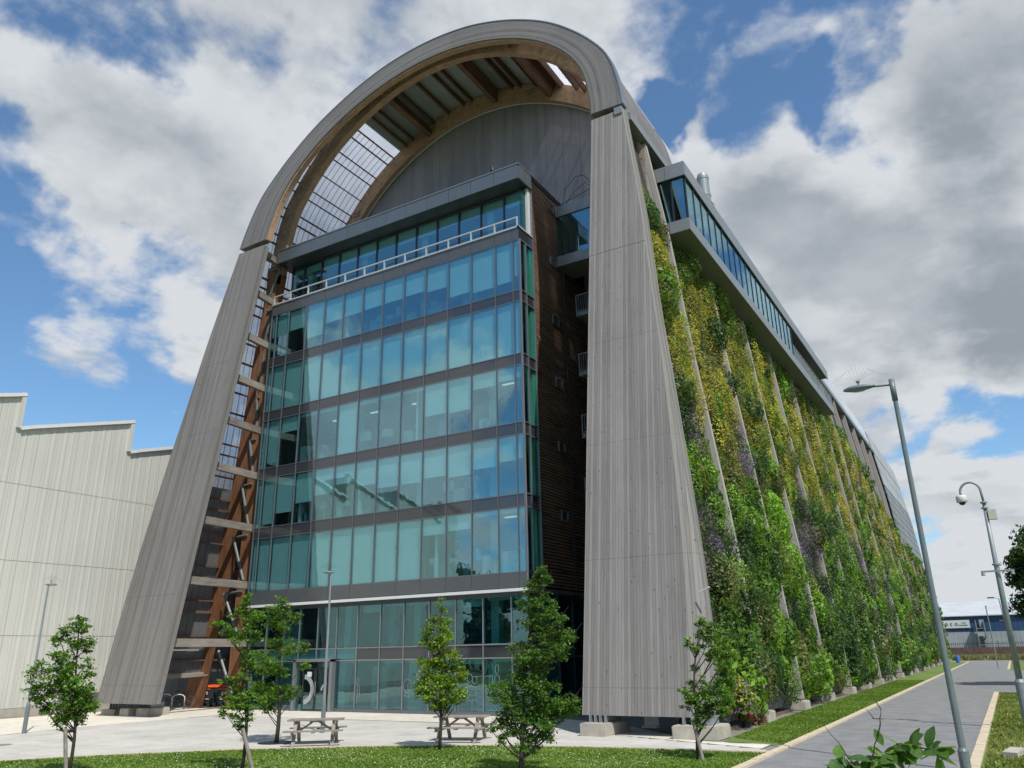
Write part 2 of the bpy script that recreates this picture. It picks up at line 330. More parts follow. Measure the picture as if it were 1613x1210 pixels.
# ---------------------------------------------------------------- object helpers
def link(o, parent=None):
    col.objects.link(o)
    if parent is not None: o.parent = parent
    return o
def tag(o, label=None, cat=None, group=None, kind=None):
    if label: o['label'] = label
    if cat: o['category'] = cat
    if group: o['group'] = group
    if kind: o['kind'] = kind
    return o
def thing(name, label, cat, loc=(0, 0, 0), rz=0, group=None):
    o = bpy.data.objects.new(name, None); o.location = loc; o.rotation_euler = (0, 0, rz); o.empty_display_size = .2
    link(o); return tag(o, label, cat, group)
class MB:
    """collects shapes; build() links them as ONE mesh object"""
    def __init__(s): s.v = []; s.f = []; s.uv = []; s.smooth = False
    def add(s, vs, fs, uvs=None):
        k = len(s.v); s.v += [tuple(v) for v in vs]
        for i, f in enumerate(fs):
            s.f.append([k+j for j in f]); s.uv.append(uvs[i] if uvs else None)
        return s
    def box(s, x0, x1, y0, y1, z0, z1):
        vs = [(x, y, z) for z in (z0, z1) for y in (y0, y1) for x in (x0, x1)]
        fs = [(0, 2, 3, 1), (4, 5, 7, 6), (0, 1, 5, 4), (2, 6, 7, 3), (0, 4, 6, 2), (1, 3, 7, 5)]
        return s.add(vs, fs)
    def bar(s, p, q, w, h, upv=(0, 0, 1)):
        p = Vector(p); q = Vector(q); d = (q-p).normalized(); u = Vector(upv)
        if abs(d.dot(u)) > .99: u = Vector((0, 1, 0))
        r = d.cross(u).normalized(); u = r.cross(d)
        vs = [c + r*(a*w/2) + u*(b*h/2) for c in (p, q) for a, b in ((-1, -1), (1, -1), (1, 1), (-1, 1))]
        return s.add(vs, [(3, 2, 1, 0), (4, 5, 6, 7), (0, 1, 5, 4), (1, 2, 6, 5), (2, 3, 7, 6), (3, 0, 4, 7)])
    def tube(s, pts, rad, n=8, cap=True):
        pts = [Vector(p) for p in pts]
        if not isinstance(rad, (list, tuple)): rad = [rad]*len(pts)
        k = len(s.v); pr = None
        for i, p in enumerate(pts):
            d = (pts[min(i+1, len(pts)-1)] - pts[max(i-1, 0)]).normalized()
            if pr is None: pr = d.orthogonal().normalized()
            else:
                pr = pr - d*pr.dot(d); pr = pr.normalized() if pr.length > 1e-6 else d.orthogonal().normalized()
            b = d.cross(pr)
            for j in range(n):
                a = 2*math.pi*j/n; s.v.append(tuple(p + (pr*math.cos(a)+b*math.sin(a))*rad[i]))
        for i in range(len(pts)-1):
            for j in range(n):
                s.f.append([k+i*n+j, k+i*n+(j+1) % n, k+(i+1)*n+(j+1) % n, k+(i+1)*n+j]); s.uv.append(None)
        if cap:
            s.f.append([k+j for j in range(n)][::-1]); s.uv.append(None)
            s.f.append([k+(len(pts)-1)*n+j for j in range(n)]); s.uv.append(None)
        return s
    def lathe(s, prof, n=20, c=(0, 0, 0), sx=1, sy=1):
        k = len(s.v)
        for r, z in prof:
            for j in range(n):
                a = 2*math.pi*j/n; s.v.append((c[0]+r*math.cos(a)*sx, c[1]+r*math.sin(a)*sy, c[2]+z))
        for i in range(len(prof)-1):
            for j in range(n):
                s.f.append([k+i*n+j, k+i*n+(j+1) % n, k+(i+1)*n+(j+1) % n, k+(i+1)*n+j]); s.uv.append(None)
        s.f.append([k+j for j in range(n)][::-1]); s.uv.append(None)
        s.f.append([k+(len(prof)-1)*n+j for j in range(n)]); s.uv.append(None)
        return s
    def prism(s, poly, y0, y1):
        """poly in (x,z) extruded along y"""
        n = len(poly)
        vs = [(x, y0, z) for x, z in poly]+[(x, y1, z) for x, z in poly]
        return s.add(vs, [list(range(n)), list(range(2*n-1, n-1, -1))]+[(i, i+n, (i+1) % n+n, (i+1) % n) for i in range(n)])
    def mesh(s, name, mat, origin=(0, 0, 0)):
        me = bpy.data.meshes.new(name); ox, oy, oz = origin
        me.from_pydata([(x-ox, y-oy, z-oz) for x, y, z in s.v], [], s.f)
        if any(u is not None for u in s.uv):
            l = me.uv_layers.new(name='UVMap'); i = 0
            for p, u in zip(me.polygons, s.uv):
                for q in range(p.loop_total):
                    l.data[p.loop_start+q].uv = u[q] if u else (me.vertices[me.loops[p.loop_start+q].vertex_index].co.x, me.vertices[me.loops[p.loop_start+q].vertex_index].co.z)
        if mat is not None: me.materials.append(mat)
        if s.smooth:
            for p in me.polygons: p.use_smooth = True
        me.update(); return me
    def build(s, name, mat, parent=None, kind=None, label=None, fix=True):
        """vertices are given in world space when the parent sits unrotated"""
        org = parent.location if parent is not None else (0, 0, 0)
        me = s.mesh(name, mat, org)
        if fix:
            bm = bmesh.new(); bm.from_mesh(me); bmesh.ops.recalc_face_normals(bm, faces=bm.faces); bm.to_mesh(me); bm.free()
        o = bpy.data.objects.new(name, me); link(o, parent)
        if kind: o['kind'] = kind
        if label: o['label'] = label
        return o
def inst(name, me, loc, parent=None, rz=0):
    o = bpy.data.objects.new(name, me); o.location = Vector(loc) - (parent.location if parent is not None else Vector((0, 0, 0)))
    if rz: o.rotation_euler = (0, 0, rz)
    return link(o, parent)
def copy_tree(o, loc, rz=None, parent=None, label=None):
    c = o.copy(); col.objects.link(c)
    if parent is not None: c.parent = parent
    else:
        c.location = loc
        if rz is not None: c.rotation_euler = (0, 0, rz)
        if label: c['label'] = label
    for ch in list(o.children): copy_tree(ch, None, None, c)
    return c
def sheet_poly(name, pts, z, mat, label=None, kind='structure'):
    mb = MB(); mb.add([(x, y, z) for x, y in pts], [list(range(len(pts)))])
    o = mb.build(name, mat, None, kind); return o

# ---------------------------------------------------------------- ground, plaza, road
g = MB(); g.add([(-1500, -1200, 0), (1500, -1200, 0), (1500, 2500, 0), (-1500, 2500, 0)], [(0, 1, 2, 3)]).build('ground', plain('field_ground', (.10, .13, .05), .95, 0, .25, .03), None, 'structure')
sheet_poly('yard_asphalt', [(-46, -30), (-6.1, -30), (-6.1, 14), (-30, 14), (-46, 14)], .004, M['asphalt'])
sheet_poly('building_apron', [(-46.3, 14), (-6.2, 14), (-6.2, 42), (-8.5, 150), (-46.3, 150)], .008, plain('dark_gravel', (.20, .19, .17), .95, 0, .2, 4, .3))
edge = [(-46.4, 2), (-32, 9.5), (-26.4, 14.2), (-25.3, 15.6), (-23.8, 17.2), (-21.5, 19.2), (-18.3, 21.3), (-15.2, 22.8), (-11.8, 23.66), (-9.3, 24.0), (-6.1, 24.3)]
sheet_poly('plaza_paving', edge + [(-6.1, 26.2), (-8.2, 26.3), (-9, 28.5), (-13, 32.8), (-46.4, 40)], .012, M['grout'])
sheet_poly('pale_walkway', [(-32, 9.5), (-46.2, 2), (-46.2, 33), (-37.9, 33.0), (-18.5, 33.0), (-14, 31.2), (-9, 26.2), (-6.7, 26.1), (-6.7, 24.9), (-18, 29.4), (-35.4, 29.2), (-35.6, 21), (-34.9, 15)], .040, M['pave_light'])
# paving slabs
def inside(x, y, poly):
    c = False; n = len(poly)
    for i in range(n):
        x1, y1 = poly[i]; x2, y2 = poly[(i+1) % n]
        if (y1 > y) != (y2 > y) and x < (x2-x1)*(y-y1)/(y2-y1)+x1: c = not c
    return c
slabzone = edge[2:] + [(-6.9, 24.9), (-18, 29.4), (-35.4, 29.2), (-35.6, 21), (-34.9, 15), (-32.2, 9.8)]
SW, SD = .9, .9
cells = []
for i in range(-40, -6):
    for j in range(10, 34):
        x0 = i*SW; y0 = j*SD + (0 if i % 2 else 0)
        if all(inside(x0+a*SW, y0+b*SD, slabzone) for a in (0, 1) for b in (0, 1)): cells.append((x0, y0))
        elif any(inside(x0+a*SW, y0+b*SD, slabzone) for a in (0, .5, 1) for b in (0, .5, 1)): cells.append((x0, y0, 1))
plz = bpy.data.objects['plaza_paving']
cells.sort(key=lambda c: c[0]**2+c[1]**2)
sm = MB().box(.006, SW-.006, .006, SD-.006, .012, .036).mesh('slab', M['pave'])
stf = MB(); cnt = 0
def clip(poly, clipper):
    out = poly; n = len(clipper)
    area = sum(clipper[i][0]*clipper[(i+1) % n][1]-clipper[(i+1) % n][0]*clipper[i][1] for i in range(n))
    return out
for c in cells:
    if len(c) == 2 and cnt < 290:
        inst('slab', sm, (c[0], c[1], random.uniform(0, .002)), plz); cnt += 1
    elif len(c) == 2:
        z = random.uniform(0, .002); stf.box(c[0]+.006, c[0]+SW-.006, c[1]+.006, c[1]+SD-.006, .012, .036+z)
    else:
        for a in range(4):
            for b in range(4):
                x0 = c[0]+a*SW/4; y0 = c[1]+b*SD/4
                if inside(x0+SW/8, y0+SD/8, slabzone): stf.box(x0, x0+SW/4, y0, y0+SD/4, .012, .035)
stf.build('slab', M['pave'], plz, 'stuff')
sheet_poly('road', [(-6.1, -40), (-1.4, -40), (-1.4, 57), (6, 60), (60, 62), (60, 100), (-.9, 103), (-.9, 147), (60, 149), (60, 158), (-60, 158), (-60, 149), (-6.2, 147)], .012, M['asphalt'])
lawn_front_pts = [(-60, -6), (-46.4, 1.8), (-32, 9.3), (-26.4, 14.0), (-25.3, 15.4), (-23.8, 17.0), (-21.5, 19.0), (-18.3, 21.1), (-15.2, 22.6), (-11.8, 23.46), (-9.3, 23.8), (-6.3, 24.1), (-6.3, 3), (-14, -8)]
sheet_poly('front_lawn', lawn_front_pts, .014, M['lawn'])
sheet_poly('side_lawn', [(-6.3, 26.3), (-6.4, 147), (-8.7, 147), (-8.7, 42), (-8.7, 36), (-8.5, 29), (-8.35, 26.5)], .018, M['lawn'])
sheet_poly('right_lawn', [(-1.2, -20), (60, -20), (60, 55), (6, 56), (.5, 56.5), (-1.15, 56.8)], .014, M['lawn'])
sheet_poly('far_lawn', [(-.7, 104), (60, 101), (60, 146), (-.6, 146)], .014, M['lawn'])
sheet_poly('verge', [(-80, 159), (80, 159), (80, 200), (-80, 200)], .014, plain('rough_verge', (.16, .19, .06), .95, 0, .3, .6))
def kerb_run(name, label, p0, p1, w, h=.07, L=.9):
    p0 = Vector(p0); p1 = Vector(p1); n = max(1, int((p1-p0).length/L)); d = (p1-p0)/n; rz = math.atan2(d.y, d.x)
    me = MB().box(.004, d.length-.006, -w/2, w/2, 0, h).mesh('kerb_stone', M['kerb'])
    r = thing(name, None, None, tuple(p0)); r['kind'] = 'structure'
    for i in range(n):
        o = inst('kerb_stone', me, p0+d*i+Vector((0, random.uniform(-.006, .006), random.uniform(-.006, .004))), r, rz)
kerb_run('kerb', None, (-6.2, 6, 0), (-6.2, 147, 0), .22)
kerb_run('kerb', None, (-1.28, 14, 0), (-1.28, 57, 0), .25)
kerb_run('kerb', None, (-.8, 103.5, 0), (-.7, 147, 0), .25)
ep = [Vector((x, y, 0)) for x, y in edge[2:]]
for a, b in zip(ep[:-1], ep[1:]): kerb_run('plaza_edging', None, a, b, .12, .045, .9)
mh = MB().lathe([(.0, 0), (.42, 0), (.42, .006), (0, .006)], 20, (-31.2, 16.6, .038)); tag(mh.build('drain_cover', M['grout']), 'round drain cover set in the grey plaza left of the picnic tables', 'drain cover')

# ---------------------------------------------------------------- arch profiles (x, z) about the centre line
XC = -25.6
OUT = [(16.9, .65), (16.5, 6), (15.9, 11.5), (15.25, 17), (14.75, 22), (14.05, 27), (13.65, 30), (13.0, 32.4), (11.9, 34.2), (10.5, 35.85), (9.1, 37.15), (7.5, 38.25), (5.7, 39.2), (3.7, 39.95), (1.8, 40.33), (0, 40.45)]
INN = [(11.9, .65), (11.9, 6), (11.88, 12), (11.86, 18), (11.85, 24), (11.82, 28.3), (11.7, 30), (11.25, 32.0), (10.3, 33.8), (8.8, 35.5), (7.0, 36.85), (4.8, 37.95), (2.4, 38.65), (0, 38.88)]
def crom(pts, per=6):
    P_ = [Vector((a, b)) for a, b in pts]; out = []
    P_ = [2*P_[0]-P_[1]] + P_ + [Vector((-P_[-2].x, P_[-2].y))]
    for i in range(1, len(P_)-2):
        for k in range(per):
            t = k/per; a, b, c, d = P_[i-1:i+3]
            out.append(.5*((2*b)+(c-a)*t+(2*a-5*b+4*c-d)*t*t+(3*b-a-3*c+d)*t**3))
    out.append(P_[-2]); return out
def resample(pts, n):
    L = [0]
    for a, b in zip(pts[:-1], pts[1:]): L.append(L[-1]+(b-a).length)
    out = []; j = 0
    for i in range(n):
        s = L[-1]*i/(n-1)
        while j < len(L)-2 and L[j+1] < s: j += 1
        t = (s-L[j])/max(1e-9, L[j+1]-L[j]); out.append(pts[j].lerp(pts[j+1], min(1, t)))
    return out
CO = crom(OUT); CI = crom(INN)
def half_at(curve, z):
    for a, b in zip(curve[:-1], curve[1:]):
        if a.y <= z <= b.y: t = (z-a.y)/max(1e-9, b.y-a.y); return a.x+(b.x-a.x)*t
    return curve[0].x if z < curve[0].y else curve[-1].x
def z_at(curve, h):
    for a, b in zip(curve[:-1], curve[1:]):
        if b.x <= h <= a.x and a.x-b.x > 1e-6: t = (a.x-h)/(a.x-b.x); return a.y+(b.y-a.y)*t
    return curve[-1].y
def full(curve, shift=0):
    """left foot -> crown -> right foot in world x,z"""
    L = [Vector((XC+shift-p.x, p.y)) for p in curve]; Rr = [Vector((XC+shift+p.x, p.y)) for p in curve[::-1][1:]]
    return L+Rr
def offset(poly, d):
    out = []
    for i, p in enumerate(poly):
        t = (poly[min(i+1, len(poly)-1)]-poly[max(i-1, 0)]).normalized()
        out.append(p + Vector((t.y, -t.x))*d)      # to the inside when running left foot -> crown -> right foot
    return out
def ribbon(A, B, yfA, yfB, ybA, ybB, mat, name, parent, uvs=None, kind=None, nu=1, label=None):
    """solid between polylines A (outer) and B (inner): yf front, yb back"""
    n = len(A); mb = MB(); L = 0; Ls = [0]
    for i in range(1, n): L += ((A[i]-A[i-1]).length+(B[i]-B[i-1]).length)/2; Ls.append(L)
    vs = []
    for i in range(n):
        vs += [(A[i].x, yfA(A[i]), A[i].y), (B[i].x, yfB(B[i]), B[i].y), (B[i].x, ybB(B[i]), B[i].y), (A[i].x, ybA(A[i]), A[i].y)]
    fs = []; uv = []
    for i in range(n-1):
        for k in range(4):
            a = i*4+k; b = i*4+(k+1) % 4
            fs.append((a, b, b+4, a+4))
            if k == 0:
                if uvs == 'xz': uv.append([(vs[q][0], vs[q][2]) for q in (a, b, b+4, a+4)])
                else:
                    w0 = (A[i]-B[i]).length; w1 = (A[i+1]-B[i+1]).length
                    uv.append([(w0, Ls[i]), (0, Ls[i]), (0, Ls[i+1]), (w1, Ls[i+1])])
            elif k == 2: uv.append([(0, Ls[i]), (1, Ls[i]), (1, Ls[i+1]), (0, Ls[i+1])])
            else:
                dy = abs(vs[a][1]-vs[b][1]); uv.append([(0, Ls[i]), (dy, Ls[i]), (dy, Ls[i+1]), (0, Ls[i+1])] if k == 1 else [(dy, Ls[i]), (0, Ls[i]), (0, Ls[i+1]), (dy, Ls[i+1])])
    fs.append((3, 2, 1, 0)); uv.append([(0, 0), (1, 0), (1, 1), (0, 1)])
    m = (n-1)*4; fs.append((m, m+1, m+2, m+3)); uv.append([(0, 0), (1, 0), (1, 1), (0, 1)])
    mb.add(vs, fs, uv); return mb.build(name, mat, parent, kind, label)

hall = thing('arched_hall', 'tall waste hall with a weathered timber horseshoe arch front and long planted side', 'building', (-25.6, 27, 0))
FY = lambda p: 26.78+.15*p.y
SH = .32                                      # the inner edge sits a little to the right of the outer one
depth = lambda z: .46
depo = lambda z: .55+.75*max(0, 1-z/28)
# --- legs: boarded panels, one above the other
seams = [.66, 1.55, 6.05, 10.7, 15.35, 20.0, 24.4, 28.28]
for side in (-1, 1):
    for z0, z1 in zip(seams[:-1], seams[1:]):
        n = 6; A = []; B = []; Ac = []
        for i in range(n+1):
            z = z0+.003+(z1-z0-.006)*i/n
            ho = half_at(CO, z); cham = .62*max(0, 1-z/15)**1.2
            A.append(Vector((XC+side*(ho-cham-.06), z))); Ac.append(Vector((XC+side*ho, z)))
            B.append(Vector((XC+SH+side*half_at(CI, z), z)))
        nz = random.uniform(0, .012)
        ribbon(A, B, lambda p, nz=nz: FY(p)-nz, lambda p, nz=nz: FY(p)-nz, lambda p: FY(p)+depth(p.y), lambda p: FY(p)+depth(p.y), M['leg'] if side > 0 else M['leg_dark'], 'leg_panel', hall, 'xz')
        # outer return face, canted back
        ribbon(Ac, A, lambda p: FY(p)+.06+.75*max(0, 1-p.y/15), lambda p: FY(p)+.012, lambda p: FY(p)+depo(p.y)+.05, lambda p: FY(p)+depth(p.y)+.004, M['leg'], 'leg_return', hall)
# --- curved head: one board-clad piece each side of the crown
fo = resample([p for p in full(CO) if p.y > 28.36], 81); fi = resample([p for p in full(CI, SH) if p.y > 28.36], 81)
for a, b in ((0, 22), (22, 44), (44, 62), (62, 80)):
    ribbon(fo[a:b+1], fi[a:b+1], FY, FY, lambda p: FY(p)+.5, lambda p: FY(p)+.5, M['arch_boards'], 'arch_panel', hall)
ribbon(offset(fo, -.05), offset(fo, .02), lambda p: FY(p)-.03, lambda p: FY(p)-.03, lambda p: FY(p)+.54, lambda p: FY(p)+.54, M['frame_light'], 'arch_capping', hall)
# lining strip of brown timber just inside the grey boards
ribbon(offset(fi, -.02), offset(fi, .10), lambda p: FY(p)+.10, lambda p: FY(p)+.10, lambda p: FY(p)+.48, lambda p: FY(p)+.48, M['glulam_arch'], 'arch_lining', hall)

# --- ribs
Y2, PIT = 33.9, 6.7
ro = [p for p in full(CO)]; 
def trim(curve, zmin): return [p for p in curve if p.y > zmin]
arch_o = resample(offset(trim(full(CO), 26.5), .25), 90); arch_i = resample(offset(trim(full(CO), 26.5), 1.5), 90)
ribbon(arch_o, arch_i, lambda p: Y2-.32, lambda p: Y2-.32, lambda p: Y2+.12, lambda p: Y2+.12, M['glulam_arch'], 'arch_rib', hall)
YE = 39.35
arch_o2 = resample(offset(trim(full(CO), 20), .25), 90); arch_i2 = resample(offset(trim(full(CO), 20), 1.45), 90)
ribbon(arch_o2, arch_i2, lambda p: YE-.5, lambda p: YE-.5, lambda p: YE-.12, lambda p: YE-.12, M['glulam_arch'], 'arch_rib', hall)
# steel connection plates on the rear arch rib
for k in (12, 24, 38, 52, 64, 76):
    c = (arch_o2[k]+arch_i2[k])/2; mb = MB()
    for a in (-.22, 0, .22):
        for b in (-.12, .12): mb.box(c.x+a-.045, c.x+a+.045, YE-.53, YE-.5, c.y+b-.045, c.y+b+.045)
    mb.build('bolt_plate', M['frame'], hall)
# left rib of bay two: leaning outer chord and upright inner column
def leg_chord(side, outer, w, y0, y1, name, mat, zt=27.5):
    A = []; B = []
    for i in range(13):
        z = .03+(zt-.03)*i/12; h = outer(z); A.append(Vector((XC+side*h, z))); B.append(Vector((XC+side*(h-w), z)))
    return ribbon(A, B, lambda p: y0, lambda p: y0, lambda p: y1, lambda p: y1, mat, name, hall)
leg_chord(-1, lambda z: half_at(CO, max(z, .65))-.25+1.35*max(0, 1-z/10), 1.3, Y2-.32, Y2+.12, 'leaning_column', M['glulam'])
leg_chord(-1, lambda z: 14.05-.012*z, .85, Y2-.45, Y2+.25, 'upright_column', M['glulam'], 28.2)
leg_chord(1, lambda z: 13.9, .8, Y2-.3, Y2+.1, 'upright_column', M['grey_beam'], 27.5)
# outside ribs of the planted side (one mesh, copied along the wall)
def rib_mesh():
    A = [];
    mb = MB(); n = 14
    sec = []
    for i in range(n+1):
        z = .5+27.4*i/n; xo = XC+half_at(CO, max(z, .65))-.02; xi = xo-1.25
        sec.append([(xo, -.15, z), (xo, .15, z), (xi, .15, z), (xi, -.15, z)])
    vs = [v for s in sec for v in s]; fs = []; uv = []
    for i in range(n):
        for k in range(4):
            a = i*4+k; b = i*4+(k+1) % 4; fs.append((a, b, b+4, a+4))
            w = .30 if k in (0, 2) else 1.25
            uv.append([(0, vs[a][2]), (w, vs[a][2]), (w, vs[a+4][2]), (0, vs[a+4][2])])
    fs += [(3, 2, 1, 0), (n*4, n*4+1, n*4+2, n*4+3)]; uv += [[(0, 0)]*4]*2
    mb.add(vs, fs, uv); return mb
rm = rib_mesh(); ribY = [Y2+PIT*k for k in range(18)]
rme = None
for y in ribY:
    if rme is None:
        rme = rm.mesh('rib', M['rib'])
        bm = bmesh.new(); bm.from_mesh(rme); bmesh.ops.recalc_face_normals(bm, faces=bm.faces); bm.to_mesh(rme); bm.free()
    inst('rib', rme, (0, y, 0), hall)
# concrete footings with steel feet
def footing_mesh(w, d, h):
    mb = MB(); mb.box(-w/2, w/2, -d/2, d/2, 0, h)
    me = mb.mesh('footing', M['concrete']); bm = bmesh.new(); bm.from_mesh(me)
    bmesh.ops.bevel(bm, geom=bm.edges[:], offset=.035, segments=2, affect='EDGES'); bm.to_mesh(me); bm.free(); return me
fm = footing_mesh(1.5, 1.15, .42)
foot_mb = MB()
for a in (-.3, 0, .3): foot_mb.box(a-.02, a+.02, -.13, .13, 0, .24)
foot_mb.box(-.45, .45, -.16, .16, .0, .02); fme = foot_mb.mesh('steel_foot', M['steel'])
for y in ribY:
    f = inst('footing', fm, (-9.35+random.uniform(-.04, .04), y, 0), hall, random.uniform(-.02, .02))
    o = bpy.data.objects.new('steel_foot', fme); o.location = (-.1, 0, .42); link(o, f)
for x, y, w, d, h in ((-12.75, 27.4, .95, 2.2, .44), (-9.2, 27.15, 1.5, 1.5, .44), (-40.0, 28.1, .8, 1.6, .42), (-38.9, 28.2, 1.0, 1.3, .42), (-42.0, 28.5, 1.2, 1.6, .3)):
    me = footing_mesh(w, d, h); f = inst('footing', me, (x, y, 0), hall)
    fb = MB()
    for a in (-.3, -.1, .1, .3): fb.box(a*w-.02, a*w+.02, -d*.3, d*.3, 0, .68-h)
    o = bpy.data.objects.new('steel_foot', fb.mesh('steel_foot', M['steel'])); o.location = (0, 0, h); link(o, f)
# --- cross beams running back from the left leg, with diagonal steel braces
zb = [3.6, 6.85, 10.2, 13.4, 16.3, 19.1, 22.05, 25.2, 28.25]
for z in zb:
    y0 = 26.78+.15*z+.4
    MB().bar((-37.78, y0, z), (-38.25, 33.5, z), .28, .42).build('cross_beam', M['grey_beam'], hall)
for i in range(len(zb)-1):
    z1 = zb[i+1]-.35; z0 = zb[i]+.1
    xo = XC-(half_at(CO, z1)-1.45)
    MB().tube([(xo, Y2-.5, z1), (-39.0, Y2-.5, z0+.25)], .085, 8).build('brace', M['lamp_steel'], hall)
    MB().tube([(xo, Y2-.5, z1), (-39.0, Y2-.5, z1+.05)], .07, 8).build('brace', M['lamp_steel'], hall)
MB().tube([(-40.6, Y2-.5, 3.2), (-39.1, Y2-.5, .8)], .085, 8).build('brace', M['lamp_steel'], hall)
# --- purlins, polycarbonate and roof deck over the front bays
skin = offset(full(CO), .12)
S = resample(skin, 140)
def skin_piece(name, i0, i1, yf0, y1, mat, kind=None):
    mb = MB(); n = i1-i0
    vs = []
    for i in range(i0, i1+1):
        p = S[i]; q = offset(S, .03)[i]
        vs += [(p.x, yf0(p), p.y), (p.x, y1, p.y), (q.x, y1, q.y), (q.x, yf0(q), q.y)]
    fs = []
    for i in range(n):
        for k in range(4): a = i*4+k; b = i*4+(k+1) % 4; fs.append((a, b, b+4, a+4))
    fs += [(0, 3, 2, 1), (n*4, n*4+1, n*4+2, n*4+3)]
    mb.add(vs, fs); mb.smooth = False; return mb.build(name, mat, hall, kind)
def idx(pred): return [i for i, p in enumerate(S) if pred(p)]
L_poly = idx(lambda p: p.x < XC-7.2 and p.y > 1.9); opaque = idx(lambda p: abs(p.x-XC) <= 7.35); R_poly = idx(lambda p: p.x > XC+7.2 and p.y > 28.6)
yfr = lambda p: 26.78+.15*p.y+.45
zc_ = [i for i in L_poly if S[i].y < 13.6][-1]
skin_piece('shade_tinted_sheet', L_poly[0], zc_, yfr, YE, M['poly_low'])
skin_piece('translucent_sheet', zc_, L_poly[-1]+1, yfr, YE, M['poly'])
skin_piece('roof_deck', opaque[0], opaque[-1], yfr, YE, M['deck'])
skin_piece('translucent_sheet', R_poly[0]-1, R_poly[-1], yfr, YE, M['poly'])
# glazing bars that follow the arch
for k in range(24):
    y = 28.4+.46*k
    for side, lst in ((-1, L_poly), (1, R_poly)):
        pts = [offset(S, .07)[i] for i in lst if yfr(S[i]) < y-.1]
        if len(pts) < 3: continue
        P3 = [(p.x, y, p.y) for p in pts]
        mb = MB()
        for a, b in zip(P3[:-1], P3[1:]): mb.bar(a, b, .020, .03, (0, 1, 0))
        mb.build('glazing_bar', M['frame_light'], hall)
# purlins
tot = 0; nxt = .9; beams = []
So = offset(S, .36)
for i in range(1, len(S)):
    tot += (S[i]-S[i-1]).length
    if tot > nxt: beams.append(i); nxt += 1.08
BIG = set(min(range(len(beams)), key=lambda k: (So[beams[k]].x-XC-q)**2+(0 if So[beams[k]].y > 29 else 99)) for q in (-4.9, 1.5, 5.9))
for k, i in enumerate(beams):
    p = So[i]; t = (S[min(i+1, len(S)-1)]-S[i-1]).normalized(); nn = Vector((t.y, -t.x))
    if p.x > XC+5 and p.y < 28.9: continue
    if p.y < 2: continue
    ang = abs(p.x-XC)
    bigb = k in BIG
    small = p.x > XC-7.3 and not bigb
    y0 = 26.78+.15*p.y+.44
    c = S[i]+nn*(.60 if bigb else .24 if small else .18)
    hgt = 1.0 if bigb else .34 if small else .20; wd = .36 if bigb else .13 if small else .085
    mb = MB(); mb.bar((c.x, y0, c.y), (c.x, YE-.45, c.y), wd, hgt, (nn.x, 0, nn.y))
    mb.build('roof_beam' if bigb else 'purlin', M['beam_dark'] if bigb else M['purlin'], hall)
# timber rail low on the left, below the translucent wall
MB().bar((-42.1, 28.5, 1.75), (-42.1, 33.9, 1.9), .3, .25).build('timber_rail', M['grey_beam'], hall)
# --- end wall behind the office block
mb = MB(); ew = offset(full(CO), .5); ew = [p for p in ew if p.y > 23.9]
mb.add([(p.x, YE, p.y) for p in ew]+[(p.x, YE+.2, p.y) for p in ew], [list(range(len(ew)))]+[list(range(2*len(ew)-1, len(ew)-1, -1))]+[(i, i+len(ew), (i+1) % len(ew)+len(ew), (i+1) % len(ew)) for i in range(len(ew))])
mb.build('end_wall', M['end_wall'], hall)
ec = resample(offset(trim(full(CO), 27), 1.5), 100)
mb = MB()
for a, b in zip(ec[:-1], ec[1:]): mb.bar((a.x, YE-.14, a.y), (b.x, YE-.14, b.y), .05, .07, (0, 1, 0))
mb.build('wall_flashing', M['white_metal'], hall)
MB().box(-42, -37.9, YE+.02, YE+.3, 0, 23.88).build('lower_end_wall', M['metal_clad'], hall)
MB().box(-18.8, -12.6, 41.2, 41.5, 0, 23.88).build('lower_end_wall', M['dark'], hall)
# --- main roof beyond the first bays
i0 = 0
for i, p in enumerate(S):
    if p.x < XC-13.2: i0 = i
i1 = [i for i, p in enumerate(S) if p.y > 28.35][-1]
mb = MB(); seg = []
for i in range(0, i1+1): seg.append(S[i])
vs = []
for p in seg: vs += [(p.x, YE+.01, p.y), (p.x, 150, p.y)]
fs = [(2*i, 2*i+1, 2*i+3, 2*i+2) for i in range(len(seg)-1)]
mb.add(vs, fs)
q = offset(S, .25)[:i1+1]; vs = []
for p in q: vs += [(p.x, YE+.01, p.y), (p.x, 150, p.y)]
mb.add(vs, [(2*i, 2*i+2, 2*i+3, 2*i+1) for i in range(len(q)-1)])
mb.build('main_roof', M['roof'], hall, None, None, False)
# gutter on the right eaves and timber soffit below it
gx = XC+half_at(CO, 28.3)
MB().box(gx-.30, gx+.16, 31.6, 118, 27.98, 28.42).build('gutter', M['skyfascia'], hall)
MB().box(gx-1.6, gx-.34, 34.3, 118, 27.9, 28.1).build('eaves_soffit', M['glulam'], hall)
MB().box(gx-1.7, gx-1.5, 34.2, 118, 22, 27.9).build('eaves_wall', M['glulam'], hall)
MB().box(-11.9-.25, -11.9+.15, 30.9, 34.0, 28.0, 28.4).build('gutter', M['skyfascia'], hall)
